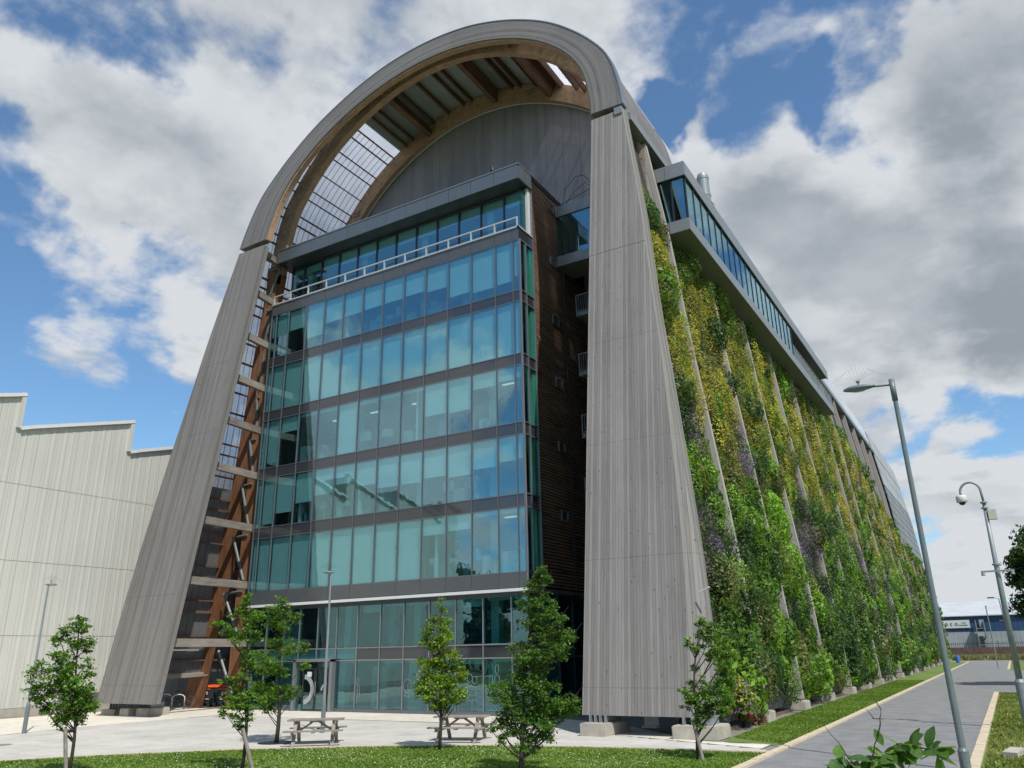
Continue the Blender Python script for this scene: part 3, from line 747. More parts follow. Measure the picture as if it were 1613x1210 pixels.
# --- metal cladding of the last bays and the far end
def wall_piece(name, y0, y1, z0, z1, mat, rows, cols, proud=.06, kind='stuff'):
    mb = MB()
    for j in range(rows):
        for i in range(cols):
            ya = y0+(y1-y0)*i/cols+.04; yb = y0+(y1-y0)*(i+1)/cols-.04; za = z0+(z1-z0)*j/rows+.05; zc = z0+(z1-z0)*(j+1)/rows-.05
            xa = XC+half_at(CO, za)+proud; xb = XC+half_at(CO, zc)+proud
            mb.add([(xa, ya, za), (xa, yb, za), (xb, yb, zc), (xb, ya, zc), (xa-.1, ya, za), (xa-.1, yb, za), (xb-.1, yb, zc), (xb-.1, ya, zc)], [(0, 1, 2, 3), (7, 6, 5, 4), (0, 4, 5, 1), (1, 5, 6, 2), (2, 6, 7, 3), (3, 7, 4, 0)])
    mb.build(name, mat, hall, kind)
wall_piece('metal_panel', 117.7, 150, 15.5, 23.4, M['metal_clad'], 7, 9)
wall_piece('metal_panel', 117.7, 150, 23.5, 28.0, M['metal_clad_light'], 2, 16)
wall_piece('metal_panel', 117.7, 150, 28.1, 31.4, M['metal_clad_light'], 1, 16)
mb = MB(); vs = []; n = 20
for i in range(n+1):
    z = .3+27.6*i/n; x = XC+half_at(CO, max(z, .65))-.44; yb0 = 26.78+.15*z+depo(z)+.15
    vs += [(x, yb0, z), (x, 117.7, z), (x-.2, yb0, z), (x-.2, 117.7, z)]
fs = []
for i in range(n): a = 4*i; fs += [(a, a+1, a+5, a+4), (a+2, a+6, a+7, a+3)] if z < 99 else []
mb.add(vs, fs)
mb.f = [f for f in mb.f if True]
mb.build('backing_wall', plain('dark_backing', (.035, .035, .032), .9, 0, .3, 2), hall, None, None, False)
mb = MB(); pts = offset(full(CO), .1)
mb.add([(p.x, 149.9, p.y) for p in pts]+[(p.x, 150.1, p.y) for p in pts], [list(range(len(pts)))]+[list(range(2*len(pts)-1, len(pts)-1, -1))]+[(i, i+len(pts), (i+1) % len(pts)+len(pts), (i+1) % len(pts)) for i in range(len(pts))])
mb.build('far_gable', M['metal_clad'], hall)
MB().box(-9.9, -9.1, 30, 150, .0, .10).build('ground_beam', M['soil'], hall)

# --- skywalk: glazed gallery hung high on the planted side
X1 = -9.95
MB().box(-12.6, X1, 34.3, 73.5, 22.52, 23.1).build('gallery_floor', M['soffit'], hall)
n = 16
for i in range(n):
    ya = 34.3+(73.5-34.3)*i/n+.01; yb = 34.3+(73.5-34.3)*(i+1)/n-.01
    MB().box(X1+.004, X1+.05, ya, yb, 22.5, 23.14).build('gallery_edge_panel', M['skyfascia'], hall)
for a, b in ((-12.1, -10.95), (-10.93, X1+.04)): MB().box(a, b, 34.22, 34.296, 22.5, 23.14).build('gallery_edge_panel', M['skyfascia'], hall)
MB().box(-13.2, X1, 34.3, 72.7, 25.75, 26.35).build('gallery_roof', M['frame'], hall)
for i in range(n):
    ya = 34.3+(72.7-34.3)*i/n+.01; yb = 34.3+(72.7-34.3)*(i+1)/n-.01
    MB().box(X1+.004, X1+.06, ya, yb, 25.62, 26.42).build('gallery_roof_panel', M['skyfascia'], hall)
for a, b in ((-12.1, -10.95), (-10.93, X1+.05)): MB().box(a, b, 34.2, 34.296, 25.62, 26.42).build('gallery_roof_panel', M['skyfascia'], hall)
pm = MB().box(-.012, .012, 0, 1.19, 23.14, 25.6).mesh('gallery_pane', M['glass_sky'])
mm = MB().box(-.03, .05, -.022, .022, 23.14, 25.62).mesh('gallery_mullion', M['frame'])
for k in range(20):
    y = 34.45+1.235*k
    if k < 19: inst('gallery_pane', pm, (X1-.06, y+.02, 0), hall)
    inst('gallery_mullion', mm, (X1-.06, y, 0), hall)
pf = MB().box(0, .64, -.012, .012, 23.14, 25.6).mesh('gallery_pane', M['glass_sky'])
for k in range(3):
    inst('gallery_pane', pf, (-12.02+.66*k, 34.36, 0), hall); inst('gallery_mullion', mm, (-12.03+.66*k, 34.36, 0), hall)
MB().box(-13.0, -12.9, 34.6, 58, 23.1, 25.75).build('gallery_inner_wall', M['office'], hall)
for k in range(6): MB().box(-11.7, -11.5, 36+4*k, 36.25+4*k, 23.1, 25.7).build('gallery_column', M['ceiling'], hall)
# open balcony past the glazing
rl = MB().box(-.01, .01, 0, 1.18, 23.2, 24.05).mesh('balcony_pane', M['railglass'])
pl = MB().box(-.03, .03, -.025, .025, 23.1, 24.16).mesh('rail_post', M['steel'])
for k in range(13):
    y = 58.0+1.19*k
    if k < 13: inst('balcony_pane', rl, (X1-.04, y, 0), hall)
    inst('rail_post', pl, (X1-.02, y, 0), hall)
MB().box(X1-.06, X1+.0, 58, 73.5, 24.13, 24.19).build('handrail', M['steel'], hall)
# flue behind the roof
fl = MB(); fl.smooth = False
fl.lathe([(.98, 30), (.98, 72.0), (1.04, 72.05), (1.04, 72.5), (.93, 72.55), (.93, 75.2), (.99, 75.25), (.99, 75.7), (.80, 76.3)], 28, (-29.5, 112, 0))
flue = thing('chimney_flue', 'pale grey round flue rising behind the glazed high gallery', 'chimney', (-29.5, 112, 30)); fl.build('stack', M['steel'], flue)
MB().tube([(-28.2, 112, 30), (-28.2, 112, 70.5), (-28.45, 112, 71)], .18, 8).build('pipe', M['steel'], flue)

# ================================================================ office block
blk = thing('office_block', 'seven storey blue glass office block standing inside the timber arch', 'office block', (-28.3, 33, 0))
XS = [-37.8, -37.33, -36.22, -34.64, -33.07, -31.49, -29.91, -28.34, -26.76, -25.18, -23.6, -22.03, -20.45, -19.33, -18.9]
YF = 32.85
rows = [('g', 6.39, 9.46), ('s', 9.46, 10.11), ('g', 10.11, 13.11), ('s', 13.11, 13.73), ('g', 13.73, 16.8), ('s', 16.8, 17.41), ('g', 17.41, 20.38), ('s', 20.38, 20.99), ('g', 20.99, 24.01), ('f', 24.01, 24.72), ('f', 5.66, 6.39)]
_pm = {}
def pane_mesh(w, h, mat, name, d=.024):
    k = (round(w, 3), round(h, 3), mat.name, name)
    if k not in _pm: _pm[k] = MB().box(-w/2, w/2, -d/2, d/2, -h/2, h/2).mesh(name, mat)
    return _pm[k]
def tilt(o, a=.0016): o.rotation_euler = (random.gauss(0, a), 0, random.gauss(0, a) + o.rotation_euler.z)
def floorglass(z0, z1, y=YF, mat='glass', xs=XS, nm='window_pane', gap=.03):
    out = []
    for a, b in zip(xs[:-1], xs[1:]):
        o = inst(nm, pane_mesh(b-a-gap, z1-z0-.05, M[mat], nm), ((a+b)/2, y, (z0+z1)/2), blk); tilt(o, .0035); out.append(o)
    return out
def trans(z, y=YF, x0=XS[0], x1=XS[-1], h=.04): MB().box(x0, x1, y-.035, y+.05, z-h/2, z+h/2).build('transom', M['frame_mid'], blk)
for t, z0, z1 in rows:
    if t == 'g': floorglass(z0, z1)
    elif t == 's': floorglass(z0, z1, YF, 'spandrel', XS, 'spandrel_panel')
    else: floorglass(z0, z1, YF-.03, 'fascia', XS, 'fascia_panel', .02)
for z in (6.39, 9.46, 10.11, 13.11, 13.73, 16.8, 17.41, 20.38, 20.99, 24.01): trans(z)
for x in XS: MB().box(x-.018, x+.018, YF-.06, YF+.06, 6.39, 24.01).build('mullion', M['frame_mid'], blk)
for x in XS[1:-1]: MB().box(x-.04, x+.04, YF+.062, YF+.22, 6.39, 24.01).build('mullion_back', M['frame'], blk)
# pale ledge over the ground storeys
MB().box(XS[0]-.1, XS[-1]+.12, YF-.16, YF+.25, 5.50, 5.64).build('ledge', M['white_metal'], blk)
MB().box(XS[0], XS[-1], YF+.02, YF+.3, 5.3, 5.50).build('ledge_soffit', M['frame'], blk)
# blinds, by storey: dropped fraction of the glass for each bay
drops = {20.99: [.5, .5, .45, .75, .52, .5, .48, .47, .45, .5, .75, .8, .78, .7],
         17.41: [1]*14,
         13.73: [1, .9, .3, .06, .06, 1., .08, .06, .05, .58, .6, .26, .22, .2],  # first bays here and in the next row lowered further, to brighten dark panes
         10.11: [1, .95, .75, .6, .5, .35, .45, .55, .55, .5, .55, .48, .42, .4],
         6.39: [1, 1, 1, 1, 1, 1, 1, 1, 1, .28, .24, .06, .06, .06]}
for z0, dl in drops.items():
    z1 = {6.39: 9.46}.get(z0, z0+3.0); z1 = [r[2] for r in rows if r[1] == z0][0]
    for i, d in enumerate(dl):
        if d <= 0: continue
        a, b = XS[i], XS[i+1]; hh = (z1-z0-.1)*d
        inst('blind', pane_mesh(b-a-.07, hh, M['blind'], 'blind', .012), ((a+b)/2, YF+.12, z1-.05-hh/2), blk)
# floors, ceilings, rear wall, columns, desks
for z0, z1 in ((-.1, .14), (2.62, 3.1), (5.66, 6.36), (9.5, 10.07), (13.15, 13.69), (16.84, 17.37), (20.42, 20.95), (24.05, 24.66), (27.84, 28.6)):
    MB().box(XS[0]+.1, XS[-1]-.1, YF+.26 if z0 < 24 else YF+1.4, 39.2, z0, z1).build('floor_slab', M['ceiling'], blk)
MB().box(XS[0]+.1, XS[-1]-.1, 37.6, 39.3, .14, 27.84).build('core_wall', M['office'], blk)
MB().box(XS[0]+.0, XS[0]+.14, YF+1.5, 39.3, 0, 28.6).build('left_flank_wall', M['frame'], blk)
cmn = MB().box(-.22, .22, -.22, .22, 0, 3.1).mesh('column', M['ceiling'])
for z in (.14, 3.1, 6.36, 10.07, 13.69, 17.37, 20.95, 24.66):
    for x in (-36.0, -31.2, -26.4, -21.6):
        o = inst('column', cmn, (x, YF+1.6 if z > 1 else YF+1.3, z-.02), blk)
        if z < 4: o.scale.z = .78
for z in (6.36, 10.07, 13.69, 20.95):
    mb = MB()
    for k in range(9):
        x = random.uniform(-37, -20); mb.box(x, x+random.uniform(.6, 1.5), YF+.6, YF+1.2, z, z+random.uniform(.7, 1.2))
    for k in range(5):
        x = random.uniform(-37, -20); mb.box(x, x+random.uniform(.3, .8), YF+.5, YF+.8, z+.8, z+random.uniform(1.0, 1.5))
    mb.build('desk', M['furniture'], blk, 'stuff')
lm = bpy.data.materials.new('ceiling_lamp'); lm.use_nodes = True
b_ = lm.node_tree.nodes['Principled BSDF']; b_.inputs['Emission Color'].default_value = (1, .95, .85, 1); b_.inputs['Emission Strength'].default_value = .7
lme = MB().box(-.35, .35, -.08, .08, -.03, 0).mesh('ceiling_light', lm)
for z in (9.46, 13.11, 16.8):
    for x in (-33.8, -30.7, -27.5, -24.4, -21.2): inst('ceiling_light', lme, (x, YF+2.4, z+.02), blk)
for (z, x0, x1) in ((6.36, -24.6, -24.45), (10.07, -30.0, -29.85), (13.69, -26.0, -25.85), (20.95, -31.6, -31.45), (20.95, -22.4, -22.25), (10.07, -34.6, -34.45)):
    MB().box(x0, x1, YF+.4, 37.6, z, z+3.0).build('partition', M['ceiling'], blk)
# ---- right-hand glazed return
YR = [YF, 33.44, 34.28]
for t, z0, z1 in rows:
    for a, b in zip(YR[:-1], YR[1:]):
        mt = 'glass_side' if t == 'g' else 'spandrel'
        nm = 'window_pane' if t == 'g' else 'spandrel_panel'
        inst(nm, pane_mesh(b-a-.04, z1-z0-.05, M[mt], nm), (-18.9, (a+b)/2, (z0+z1)/2), blk, math.pi/2)
for y in YR: MB().box(-18.95, -18.82, y-.03, y+.03, 5.66, 24.01).build('mullion', M['frame_light'], blk)
for z in (6.39, 9.46, 10.11, 13.11, 13.73, 16.8, 17.41, 20.38, 20.99, 24.01): MB().box(-18.94, -18.84, YF, YR[-1], z-.03, z+.03).build('transom', M['frame_light'], blk)
MB().box(-19.2, -18.95, 34.0, 34.25, 5.7, 27.9).build('corner_column', M['ceiling'], blk)
# ---- recessed top storey, balcony and eaves
YT = YF+1.05
XT = [-37.3] + XS[2:-2] + [-19.15]
for a, b in zip(XT[:-1], XT[1:]):
    o = inst('window_pane', pane_mesh(b-a-.05, 3.05, M['glass'], 'window_pane'), ((a+b)/2, YT, 26.28), blk); tilt(o, .003)
    inst('blind', pane_mesh(b-a-.09, random.choice((.35, .5, .62, .9)), M['blind'], 'blind', .012), ((a+b)/2, YT+.12, 27.4), blk)
for x in XT: MB().box(x-.04, x+.04, YT-.06, YT+.14, 24.72, 27.84).build('mullion', M['frame'], blk)
for z in (24.8, 27.78): MB().box(XT[0], XT[-1], YT-.05, YT+.06, z-.05, z+.05).build('transom', M['frame'], blk)
for a, b in ((YT, 34.28),): inst('window_pane', pane_mesh(b-a, 3.05, M['glass_side'], 'window_pane'), (-19.12, (a+b)/2, 26.28), blk, math.pi/2)
for a, b in ((YF+.55, YT),): inst('window_pane', pane_mesh(b-a, 3.05, M['glass_side'], 'window_pane'), (-19.12, (a+b)/2, 26.28), blk, math.pi/2)
MB().box(-37.8, -18.9, YF-.02, YT, 24.70, 24.76).build('balcony_deck', M['frame_light'], blk)
MB().box(-37.85, -18.85, YF-.10, YF+.10, 24.73, 24.82).build('balcony_kerb', M['rail_grey'], blk)
MB().box(-18.98, -18.84, YF-.10, 34.28, 24.73, 24.82).build('balcony_kerb', M['rail_grey'], blk)
rail = MB(); rail.box(-37.75, -18.95, YF-.04, YF+.03, 25.36, 25.43); rail.build('handrail', M['rail_grey'], blk)
rail = MB(); rail.tube([(-37.7, YF+.05, 25.08), (-19, YF+.05, 25.08)], .02, 6); rail.build('rail_wire', M['frame'], blk)
rp = MB().box(-.035, .035, -.06, .03, 24.80, 25.38).add([(-.03, .03, 24.8), (.03, .03, 24.8), (.03, .2, 24.8), (-.03, .2, 24.8), (-.03, .03, 25.0), (.03, .03, 25.0)], [(0, 3, 2, 1), (0, 1, 5, 4), (4, 5, 2, 3), (0, 4, 3), (1, 2, 5)]).mesh('rail_post', M['rail_grey'])
for x in [-37.7] + XS[2:-2] + [-19.0]: inst('rail_post', rp, (x, YF, 0), blk)
for a, b in zip([-37.75]+XS[2:-2], XS[2:-2]+[-18.85]):
    MB().box(a+.012, b-.012, YF-.05, YF+.02, 27.86, 28.74).build('eaves_panel', M['eave'], blk)
MB().box(-18.93, -18.82, YF+.03, 33.5, 27.86, 28.74).build('eaves_panel', M['eave'], blk)
MB().box(-18.93, -18.82, 33.52, 34.3, 27.86, 28.74).build('eaves_panel', M['eave'], blk)
MB().box(-37.74, -18.94, YF+.025, YT+.3, 27.84, 27.92).build('eaves_soffit', M['frame'], blk)
MB().box(-37.78, -18.80, YF-.08, 39.2, 28.75, 28.82).build('roof_edge', M['frame_light'], blk)
MB().box(-37.5, -19.1, YF+.4, 39.2, 28.6, 28.75).build('roof_slab', M['frame'], blk)
# ---- slatted timber flank
MB().box(-19.1, -18.96, 34.32, 41.1, 5.7, 28.6).build('flank_backing', M['slat_back'], blk)
MB().box(-18.98, -18.86, 34.28, 34.34, 5.6, 28.8).build('corner_trim', M['frame_light'], blk)
mb = MB(); z = 5.78
while z < 28.55:
    mb.box(-18.955, -18.90+random.uniform(-.004, .004), 34.36, 38.0 if z > 24.2 else 41.1, z, z+.095); z += .16
mb.build('timber_slats', M['slat'], blk, 'stuff')
MB().box(-18.97, -18.84, 34.3, 38.05, 28.56, 28.74).build('flank_coping', M['frame'], blk)
MB().box(-18.98, -18.80, 34.3, 41.1, 5.5, 5.66).build('flank_sill', M['frame_light'], blk)
for zc, y0 in ((27.9, 36.27), (24.25, 36.3), (20.55, 36.35), (16.85, 36.4), (13.2, 36.46), (9.5, 36.49)):
    fr_ = MB(); h = .27; w = .72
    for a, b, c, d in ((0, w, -h, -h+.05), (0, w, h-.05, h), (0, .05, -h+.05, h-.05), (w-.05, w, -h+.05, h-.05)): fr_.box(-18.89, -18.80, y0+a, y0+b, zc+c, zc+d)
    f = fr_.build('vent_grille', M['frame_light'], blk)
    lv = MB()
    for k in range(6): lv.box(-18.89, -18.84, y0+.05, y0+w-.05, zc-.21+.075*k, zc-.18+.075*k)
    o = lv.build('louvre', M['frame_light'], None); o.parent = f; o.location = -Vector((0, 0, 0)); o.matrix_parent_inverse = Matrix.Translation(-blk.location)
    bk = MB().box(-18.897, -18.892, y0+.05, y0+w-.05, zc-.22, zc+.22).build('vent_recess', M['dark'], None); bk.parent = f; bk.matrix_parent_inverse = Matrix.Translation(-blk.location)
# ---- link corridor to the arch and access landings
MB().box(-18.86, -11.6, 37.2, 39.2, 27.5, 28.22).build('link_roof', M['skyfascia'], blk)
MB().box(-18.86, -11.6, 37.2, 39.2, 24.2, 24.85).build('link_floor', M['skyfascia'], blk)
MB().box(-18.86, -11.6, 39.25, 39.33, 24.85, 27.5).build('link_rear_wall', M['office'], blk)
for a, b in ((-18.84, -17.6), (-17.58, -16.3), (-16.28, -15.0), (-14.98, -13.4)):
    inst('link_pane', pane_mesh(b-a, 2.6, M['glass'], 'link_pane'), ((a+b)/2, 37.28, 26.17), blk)
for z in (21.55, 17.85, 14.2, 10.6, 6.95):
    MB().box(-18.3, -12.9, 38.3, 40.9, z-.25, z).build('landing', M['steel'], blk)
    rr = MB(); rr.box(-18.3, -12.9, 38.3, 38.36, z+1.05, z+1.1); rr.box(-18.3, -12.9, 38.3, 38.36, z+.05, z+.09)
    k = -18.28
    while k < -13: rr.box(k, k+.025, 38.32, 38.34, z+.09, z+1.05); k += .14
    for k in (-18.3, -16.6, -14.9): rr.box(k, k+.06, 38.28, 38.38, z-.3, z+1.1)
    rr.build('landing_rail', M['steel'], blk)
mb = MB(); mb.tube([(-18.6, 37.3, 5.7), (-18.55, 37.3, 24)], .05, 6); mb.build('downpipe', M['frame'], blk)
# roof safety cables
for pts in ([(-18.7, 38.0, 28.8), (-18.4, 37.8, 29.6), (-17.7, 37.8, 30.25), (-17.1, 37.8, 30.2), (-16.7, 37.8, 29.5), (-16.6, 37.8, 28.9)], [(-18.3, 37.6, 28.5), (-17.6, 37.7, 29.3), (-16.9, 37.6, 29.5), (-16.5, 37.5, 29.0)], [(-18.5, 37.4, 28.4), (-15.9, 37.4, 28.95)], [(-16.4, 37.4, 28.5), (-16.4, 37.4, 29.1)]):
    MB().tube(pts, .02, 5).build('roof_cable', M['frame'], blk)
# ---- ground storeys
YG = YF+.18
GX = [-37.6, -36.22, -34.64, -33.62, -30.86, -30.4, -28.34-.95, -27.75, -26.2, -24.62, -23.05, -21.5, -19.95, -19.0]
GX = [-37.6, -36.2, -34.8, -33.62, -32.25, -30.86, -29.4, -27.85, -26.3, -24.7, -23.1, -21.5, -19.9, -19.0]
for i, (a, b) in enumerate(zip(GX[:-1], GX[1:])):
    o = inst('window_pane', pane_mesh(b-a-.06, 2.3, M['glass_ground'], 'window_pane'), ((a+b)/2, YG, 4.36), blk); tilt(o, .003)
    inst('spandrel_panel', pane_mesh(b-a-.06, .56, M['spandrel'] if i > 5 else M['glass_ground'], 'spandrel_panel'), ((a+b)/2, YG, 2.86), blk)
    if not (-33.7 < a < -30.9):
        o = inst('window_pane', pane_mesh(b-a-.06, 2.3, M['glass_ground'], 'window_pane'), ((a+b)/2, YG, 1.38), blk); tilt(o, .003)
        inst('plinth_panel', pane_mesh(b-a-.02, .2, M['eave'], 'plinth_panel', .08), ((a+b)/2, YG-.04, .11), blk)
        hh = random.choice((.12, .2, .3, .4)) if i > 5 else .1
        if i not in (6,): inst('blind', pane_mesh(b-a-.16, hh, M['blind'], 'blind', .012), ((a+b)/2, YG+.3, 2.5-hh/2), blk)
    hh = random.choice((.3, .42, .55))
    if i > 5: inst('blind', pane_mesh(b-a-.16, hh, M['blind'], 'blind', .012), ((a+b)/2, YG+.3, 5.48-hh/2), blk)
for x in GX:
    MB().box(x-.025, x+.025, YG-.06, YG+.14, (2.55 if -33 < x < -31 else .02), 5.5).build('mullion', M['frame_light'], blk)
for z in (2.55, 3.16): MB().box(GX[0], GX[-1], YG-.05, YG+.05, z-.03, z+.03).build('transom', M['frame_light'], blk)
MB().box(-37.5, -19.1, YG+3.2, YG+3.4, .1, 5.5).build('lobby_wall', M['office'], blk)
for (x, w, h) in ((-29, 1.5, 2.2), (-26.6, .9, 1.9), (-24.2, .7, 2.3), (-28.0, .5, 5.2), (-22.5, 1.2, 1.0), (-35.5, 1.0, 4.6)):
    MB().box(x, x+w, YG+.8, YG+1.1, .14, h).build('display_stand', M['furniture'], blk)
# entrance
dr = MB(); dr.box(-33.66, -33.50, YG-.3, YG+.05, 0, 2.62); dr.box(-30.98, -30.82, YG-.3, YG+.05, 0, 2.62); dr.box(-33.66, -30.82, YG-.3, YG+.05, 2.50, 2.66)
dr.build('door_portal', M['frame_light'], blk)
for x0, x1 in ((-33.05, -32.15), (-32.12, -31.25)):
    d = inst('door', pane_mesh(x1-x0, 2.12, M['glass_ground'], 'door'), ((x0+x1)/2, YG-.10, 1.12), blk)
    fr_ = MB(); w = (x1-x0)/2
    fr_.box(-w, -w+.06, -.03, .03, -1.06, 1.06); fr_.box(w-.06, w, -.03, .03, -1.06, 1.06); fr_.box(-w+.06, w-.06, -.03, .03, -1.06, -.96); fr_.box(-w+.06, w-.06, -.03, .03, .99, 1.06)
    o = bpy.data.objects.new('door_frame', fr_.mesh('door_frame', M['frame'])); link(o, d)
for x0, x1 in ((-33.5, -33.08), (-31.22, -30.98)): inst('side_pane', pane_mesh(x1-x0, 2.4, M['glass_ground'], 'side_pane'), ((x0+x1)/2, YG-.10, 1.24), blk)
inst('transom_pane', pane_mesh(1.9, .26, M['glass_ground'], 'transom_pane'), (-32.15, YG-.1, 2.34), blk)
def arc_band(cx, cz, r0, r1, a0, a1, y, clipx=None, n=20):
    mb = MB(); vs = []
    for i in range(n+1):
        a = R(a0+(a1-a0)*i/n); 
        for r in (r0, r1): vs += [(cx+r*math.cos(a), y, cz+r*math.sin(a)), (cx+r*math.cos(a), y+.004, cz+r*math.sin(a))]
    fs = []
    for i in range(n): k = 4*i; fs += [(k, k+2, k+6, k+4), (k+1, k+5, k+7, k+3), (k, k+4, k+5, k+1), (k+2, k+3, k+7, k+6)]
    return mb.add(vs, fs)
arc_band(-32.95, 1.12, .52, .76, -85, 85, YG-.135).build('door_graphic', M['door_graphic'], blk)
arc_band(-31.25, 1.0, .35, .46, 95, 170, YG-.135).build('door_graphic', M['door_graphic'], blk)
MB().box(-32.72, -32.40, YG-.14, YG-.13, 1.75, 2.0).build('paper_notice', M['white_metal'], blk)
for x in (-32.22, -32.04): MB().tube([(x, YG-.2, .8), (x, YG-.2, 1.5)], .018, 6).build('door_handle', M['steel'], blk)
# line drawings etched on the ground-floor glass
def line(pts, y=YG-.02, r=.014, closed=False):
    if closed: pts = pts+[pts[0]]
    return MB().tube([(x, y, z) for x, z in pts], r, 4)
def circ(cx, cz, rx, rz=None, n=14): rz = rz or rx; return [(cx+rx*math.cos(2*math.pi*i/n), cz+rz*math.sin(2*math.pi*i/n)) for i in range(n)]
def drawing(parts):
    mb = MB()
    for pts, cl in parts:
        if cl: pts = pts+[pts[0]]
        mb.tube([(x, YG-.022, z) for x, z in pts], .008, 4, False)
    mb.build('etched_drawing', M['etch'], blk)
drawing([([(-22.4, .92), (-21.9, .92), (-21.9, 1.3), (-22.4, 1.3)], True), (circ(-22.28, 1.66, .15, .2), True), (circ(-22.0, 1.58, .14, .17), True), ([(-22.55, .7), (-21.85, .7)], False), ([(-22.15, .7), (-22.15, .2)], False), ([(-22.0, 1.74), (-21.0, 1.76), (-21.0, 1.3)], False)])
drawing([([(-26.2, .9), (-25.9, .75), (-26.0, 1.4), (-25.6, 1.5), (-25.0, 1.1), (-24.8, .95)], False), (circ(-26.0, 1.3, .25, .32), True), ([(-25.3, 1.2), (-25.3, 1.9), (-25.22, 1.9), (-25.22, 1.15)], False)])
drawing([(circ(-29.25, 1.55, .1, .14), True), ([(-29.4, 1.35), (-29.1, 1.35), (-29.1, .8), (-29.4, .8)], True), ([(-29.4, 1.1), (-29.1, 1.1)], False), ([(-29.25, 1.35), (-29.25, .5)], False)])
drawing([(circ(-20.75, 2.05, .1, .2), True), (circ(-20.75, 1.6, .14, .2), True), ([(-20.8, 1.4), (-20.6, .9), (-20.9, .9)], True)])
# side wall of the ground storeys (dark glazing)
for a, b in ((YG, 34.3), (34.3, 35.9), (35.9, 37.5), (37.5, 39.1), (39.1, 41.0)):
    for z0, z1 in ((.2, 2.5), (2.58, 5.4)):
        inst('window_pane', pane_mesh(b-a-.05, z1-z0, M['glass_side'], 'window_pane'), (-18.98, (a+b)/2, (z0+z1)/2), blk, math.pi/2)
    MB().box(-19.02, -18.92, a-.03, a+.03, 0, 5.5).build('mullion', M['frame'], blk)
MB().box(-19.02, -18.9, YG, 41, 2.5, 2.58).build('transom', M['frame_light'], blk)
MB().box(-19.06, -18.86, YG, 41, 0, .18).build('plinth_panel', M['eave'], blk)

# crow on the roof edge
bird = MB(); bird.smooth = True
bird.lathe([(.02, 0), (.08, .03), (.13, .12), (.135, .2), (.09, .30), (.07, .33), (.08, .38), (.07, .44), (.02, .47)], 12, (-20.62, 32.95, 28.84))
bird.bar((-20.66, 33.05, 28.98), (-20.80, 33.08, 28.86), .07, .03); bird.bar((-20.58, 33.05, 29.22), (-20.48, 33.04, 29.20), .025, .025)
tag(bird.build('crow', M['black_plastic']), 'black crow perched on the edge of the office block roof', 'bird')

# ================================================================ warehouse on the left
wh = thing('warehouse', 'cream profiled metal warehouse with sawtooth parapet at the left', 'warehouse', (-46.4, 20, 0))
def wtop(y):
    t = ((y-22.77) % 6.9)/6.9; return 15.35+2.0*t
WX = -46.4; Y0, Y1 = -1.0, 60.0
vis = 0
bnd = [0.45, 4.15, 8.1, 12.3]
pmh = {}
y = Y0
stuffw = MB()
def wpanel(mb, ya, yb, z0, za, zb):
    """panel with two shallow ribs; za, zb are the top heights at ya and yb"""
    n = 3; vs = []; fs = []
    xs = []
    st = [0, .06, .30, .34, .42, .46, .70, .74, .82, .86, 1.0]
    pr = [0, 0, 0, 0.010, 0.010, 0, 0, 0.010, 0.010, 0, 0]
    k = 0
    for s_, p_ in zip(st, pr):
        yy = ya+(yb-ya)*s_; zz_ = za+(zb-za)*s_
        vs += [(WX+p_, yy, z0), (WX+p_, yy, zz_)]
    for i in range(len(st)-1): fs.append((2*i, 2*i+2, 2*i+3, 2*i+1))
    return mb.add(vs, fs)
tooth = 22.77-6.9*4
ys = [Y0]
yy = math.ceil((Y0-tooth)/1.15)*1.15+tooth
while yy < Y1-.2: ys.append(yy); yy += 1.15
ys.append(Y1)
for a, b in zip(ys[:-1], ys[1:]):
    aa, bb = a+.006, b-.006
    t0 = wtop(a+.02); t1 = wtop(b-.02)
    near = 15 < a < 35.5
    for z0, z1 in zip(bnd[:-1], bnd[1:]):
        if near:
            k = (round(b-a, 2), z0)
            if k not in pmh: pmh[k] = wpanel(MB(), 0, b-a-.012, z0+.012, z1-.012, z1-.012).mesh('cladding_panel', M['wh'], (WX, 0, 0))
            inst('cladding_panel', pmh[k], (WX, aa, 0), wh)
        else: wpanel(stuffw, aa, bb, z0+.012, z1-.012, z1-.012)
    if near: wpanel(MB(), aa, bb, bnd[-1]+.012, t0, t1).build('cladding_panel', M['wh'], wh, None, None, False)
    else: wpanel(stuffw, aa, bb, bnd[-1]+.012, t0, t1)
stuffw.build('cladding_panel', M['wh'], wh, 'stuff', None, False)
body = MB()
k = 0
t = tooth
while t < Y1:
    a = max(t, Y0); b = min(t+6.9, Y1)
    if b > a+.1:
        body.add([(WX-.03, a, 0), (WX-.03, b, 0), (WX-.03, b, wtop(b-.02)), (WX-.03, a, wtop(a+.02)), (-85, a, 0), (-85, b, 0), (-85, b, wtop(b-.02)), (-85, a, wtop(a+.02))], [(0, 1, 2, 3), (7, 6, 5, 4), (3, 2, 6, 7), (0, 4, 5, 1), (1, 5, 6, 2), (0, 3, 7, 4)])
    t += 6.9
body.build('wall', plain('warehouse_core', (.42, .43, .39), .7, 0, .05), wh, None, None, False)
t = tooth
while t < Y1:
    a = max(t, Y0); b = min(t+6.9, Y1)
    if b > a+.1:
        za, zb_ = wtop(a+.01), wtop(b-.01)
        MB().bar((WX+.02, a+.55 if a > Y0+.1 else a, za+.12+(.16 if a > Y0+.1 else 0)), (WX+.02, b, zb_+.12), .34, .20, (0, 0, 1)).build('parapet_cap', M['white_metal'], wh)
        MB().bar((WX+.02, a, za+.09), (WX+.02, a+.56, za+.27), .34, .20, (0, 0, 1)).build('parapet_cap', M['white_metal'], wh)
        MB().box(WX-.15, WX+.16, b-.22, b+.02, wtop(b+.02)+.1, zb_+.2).build('corner_flashing', M['wh'], wh)
    t += 6.9
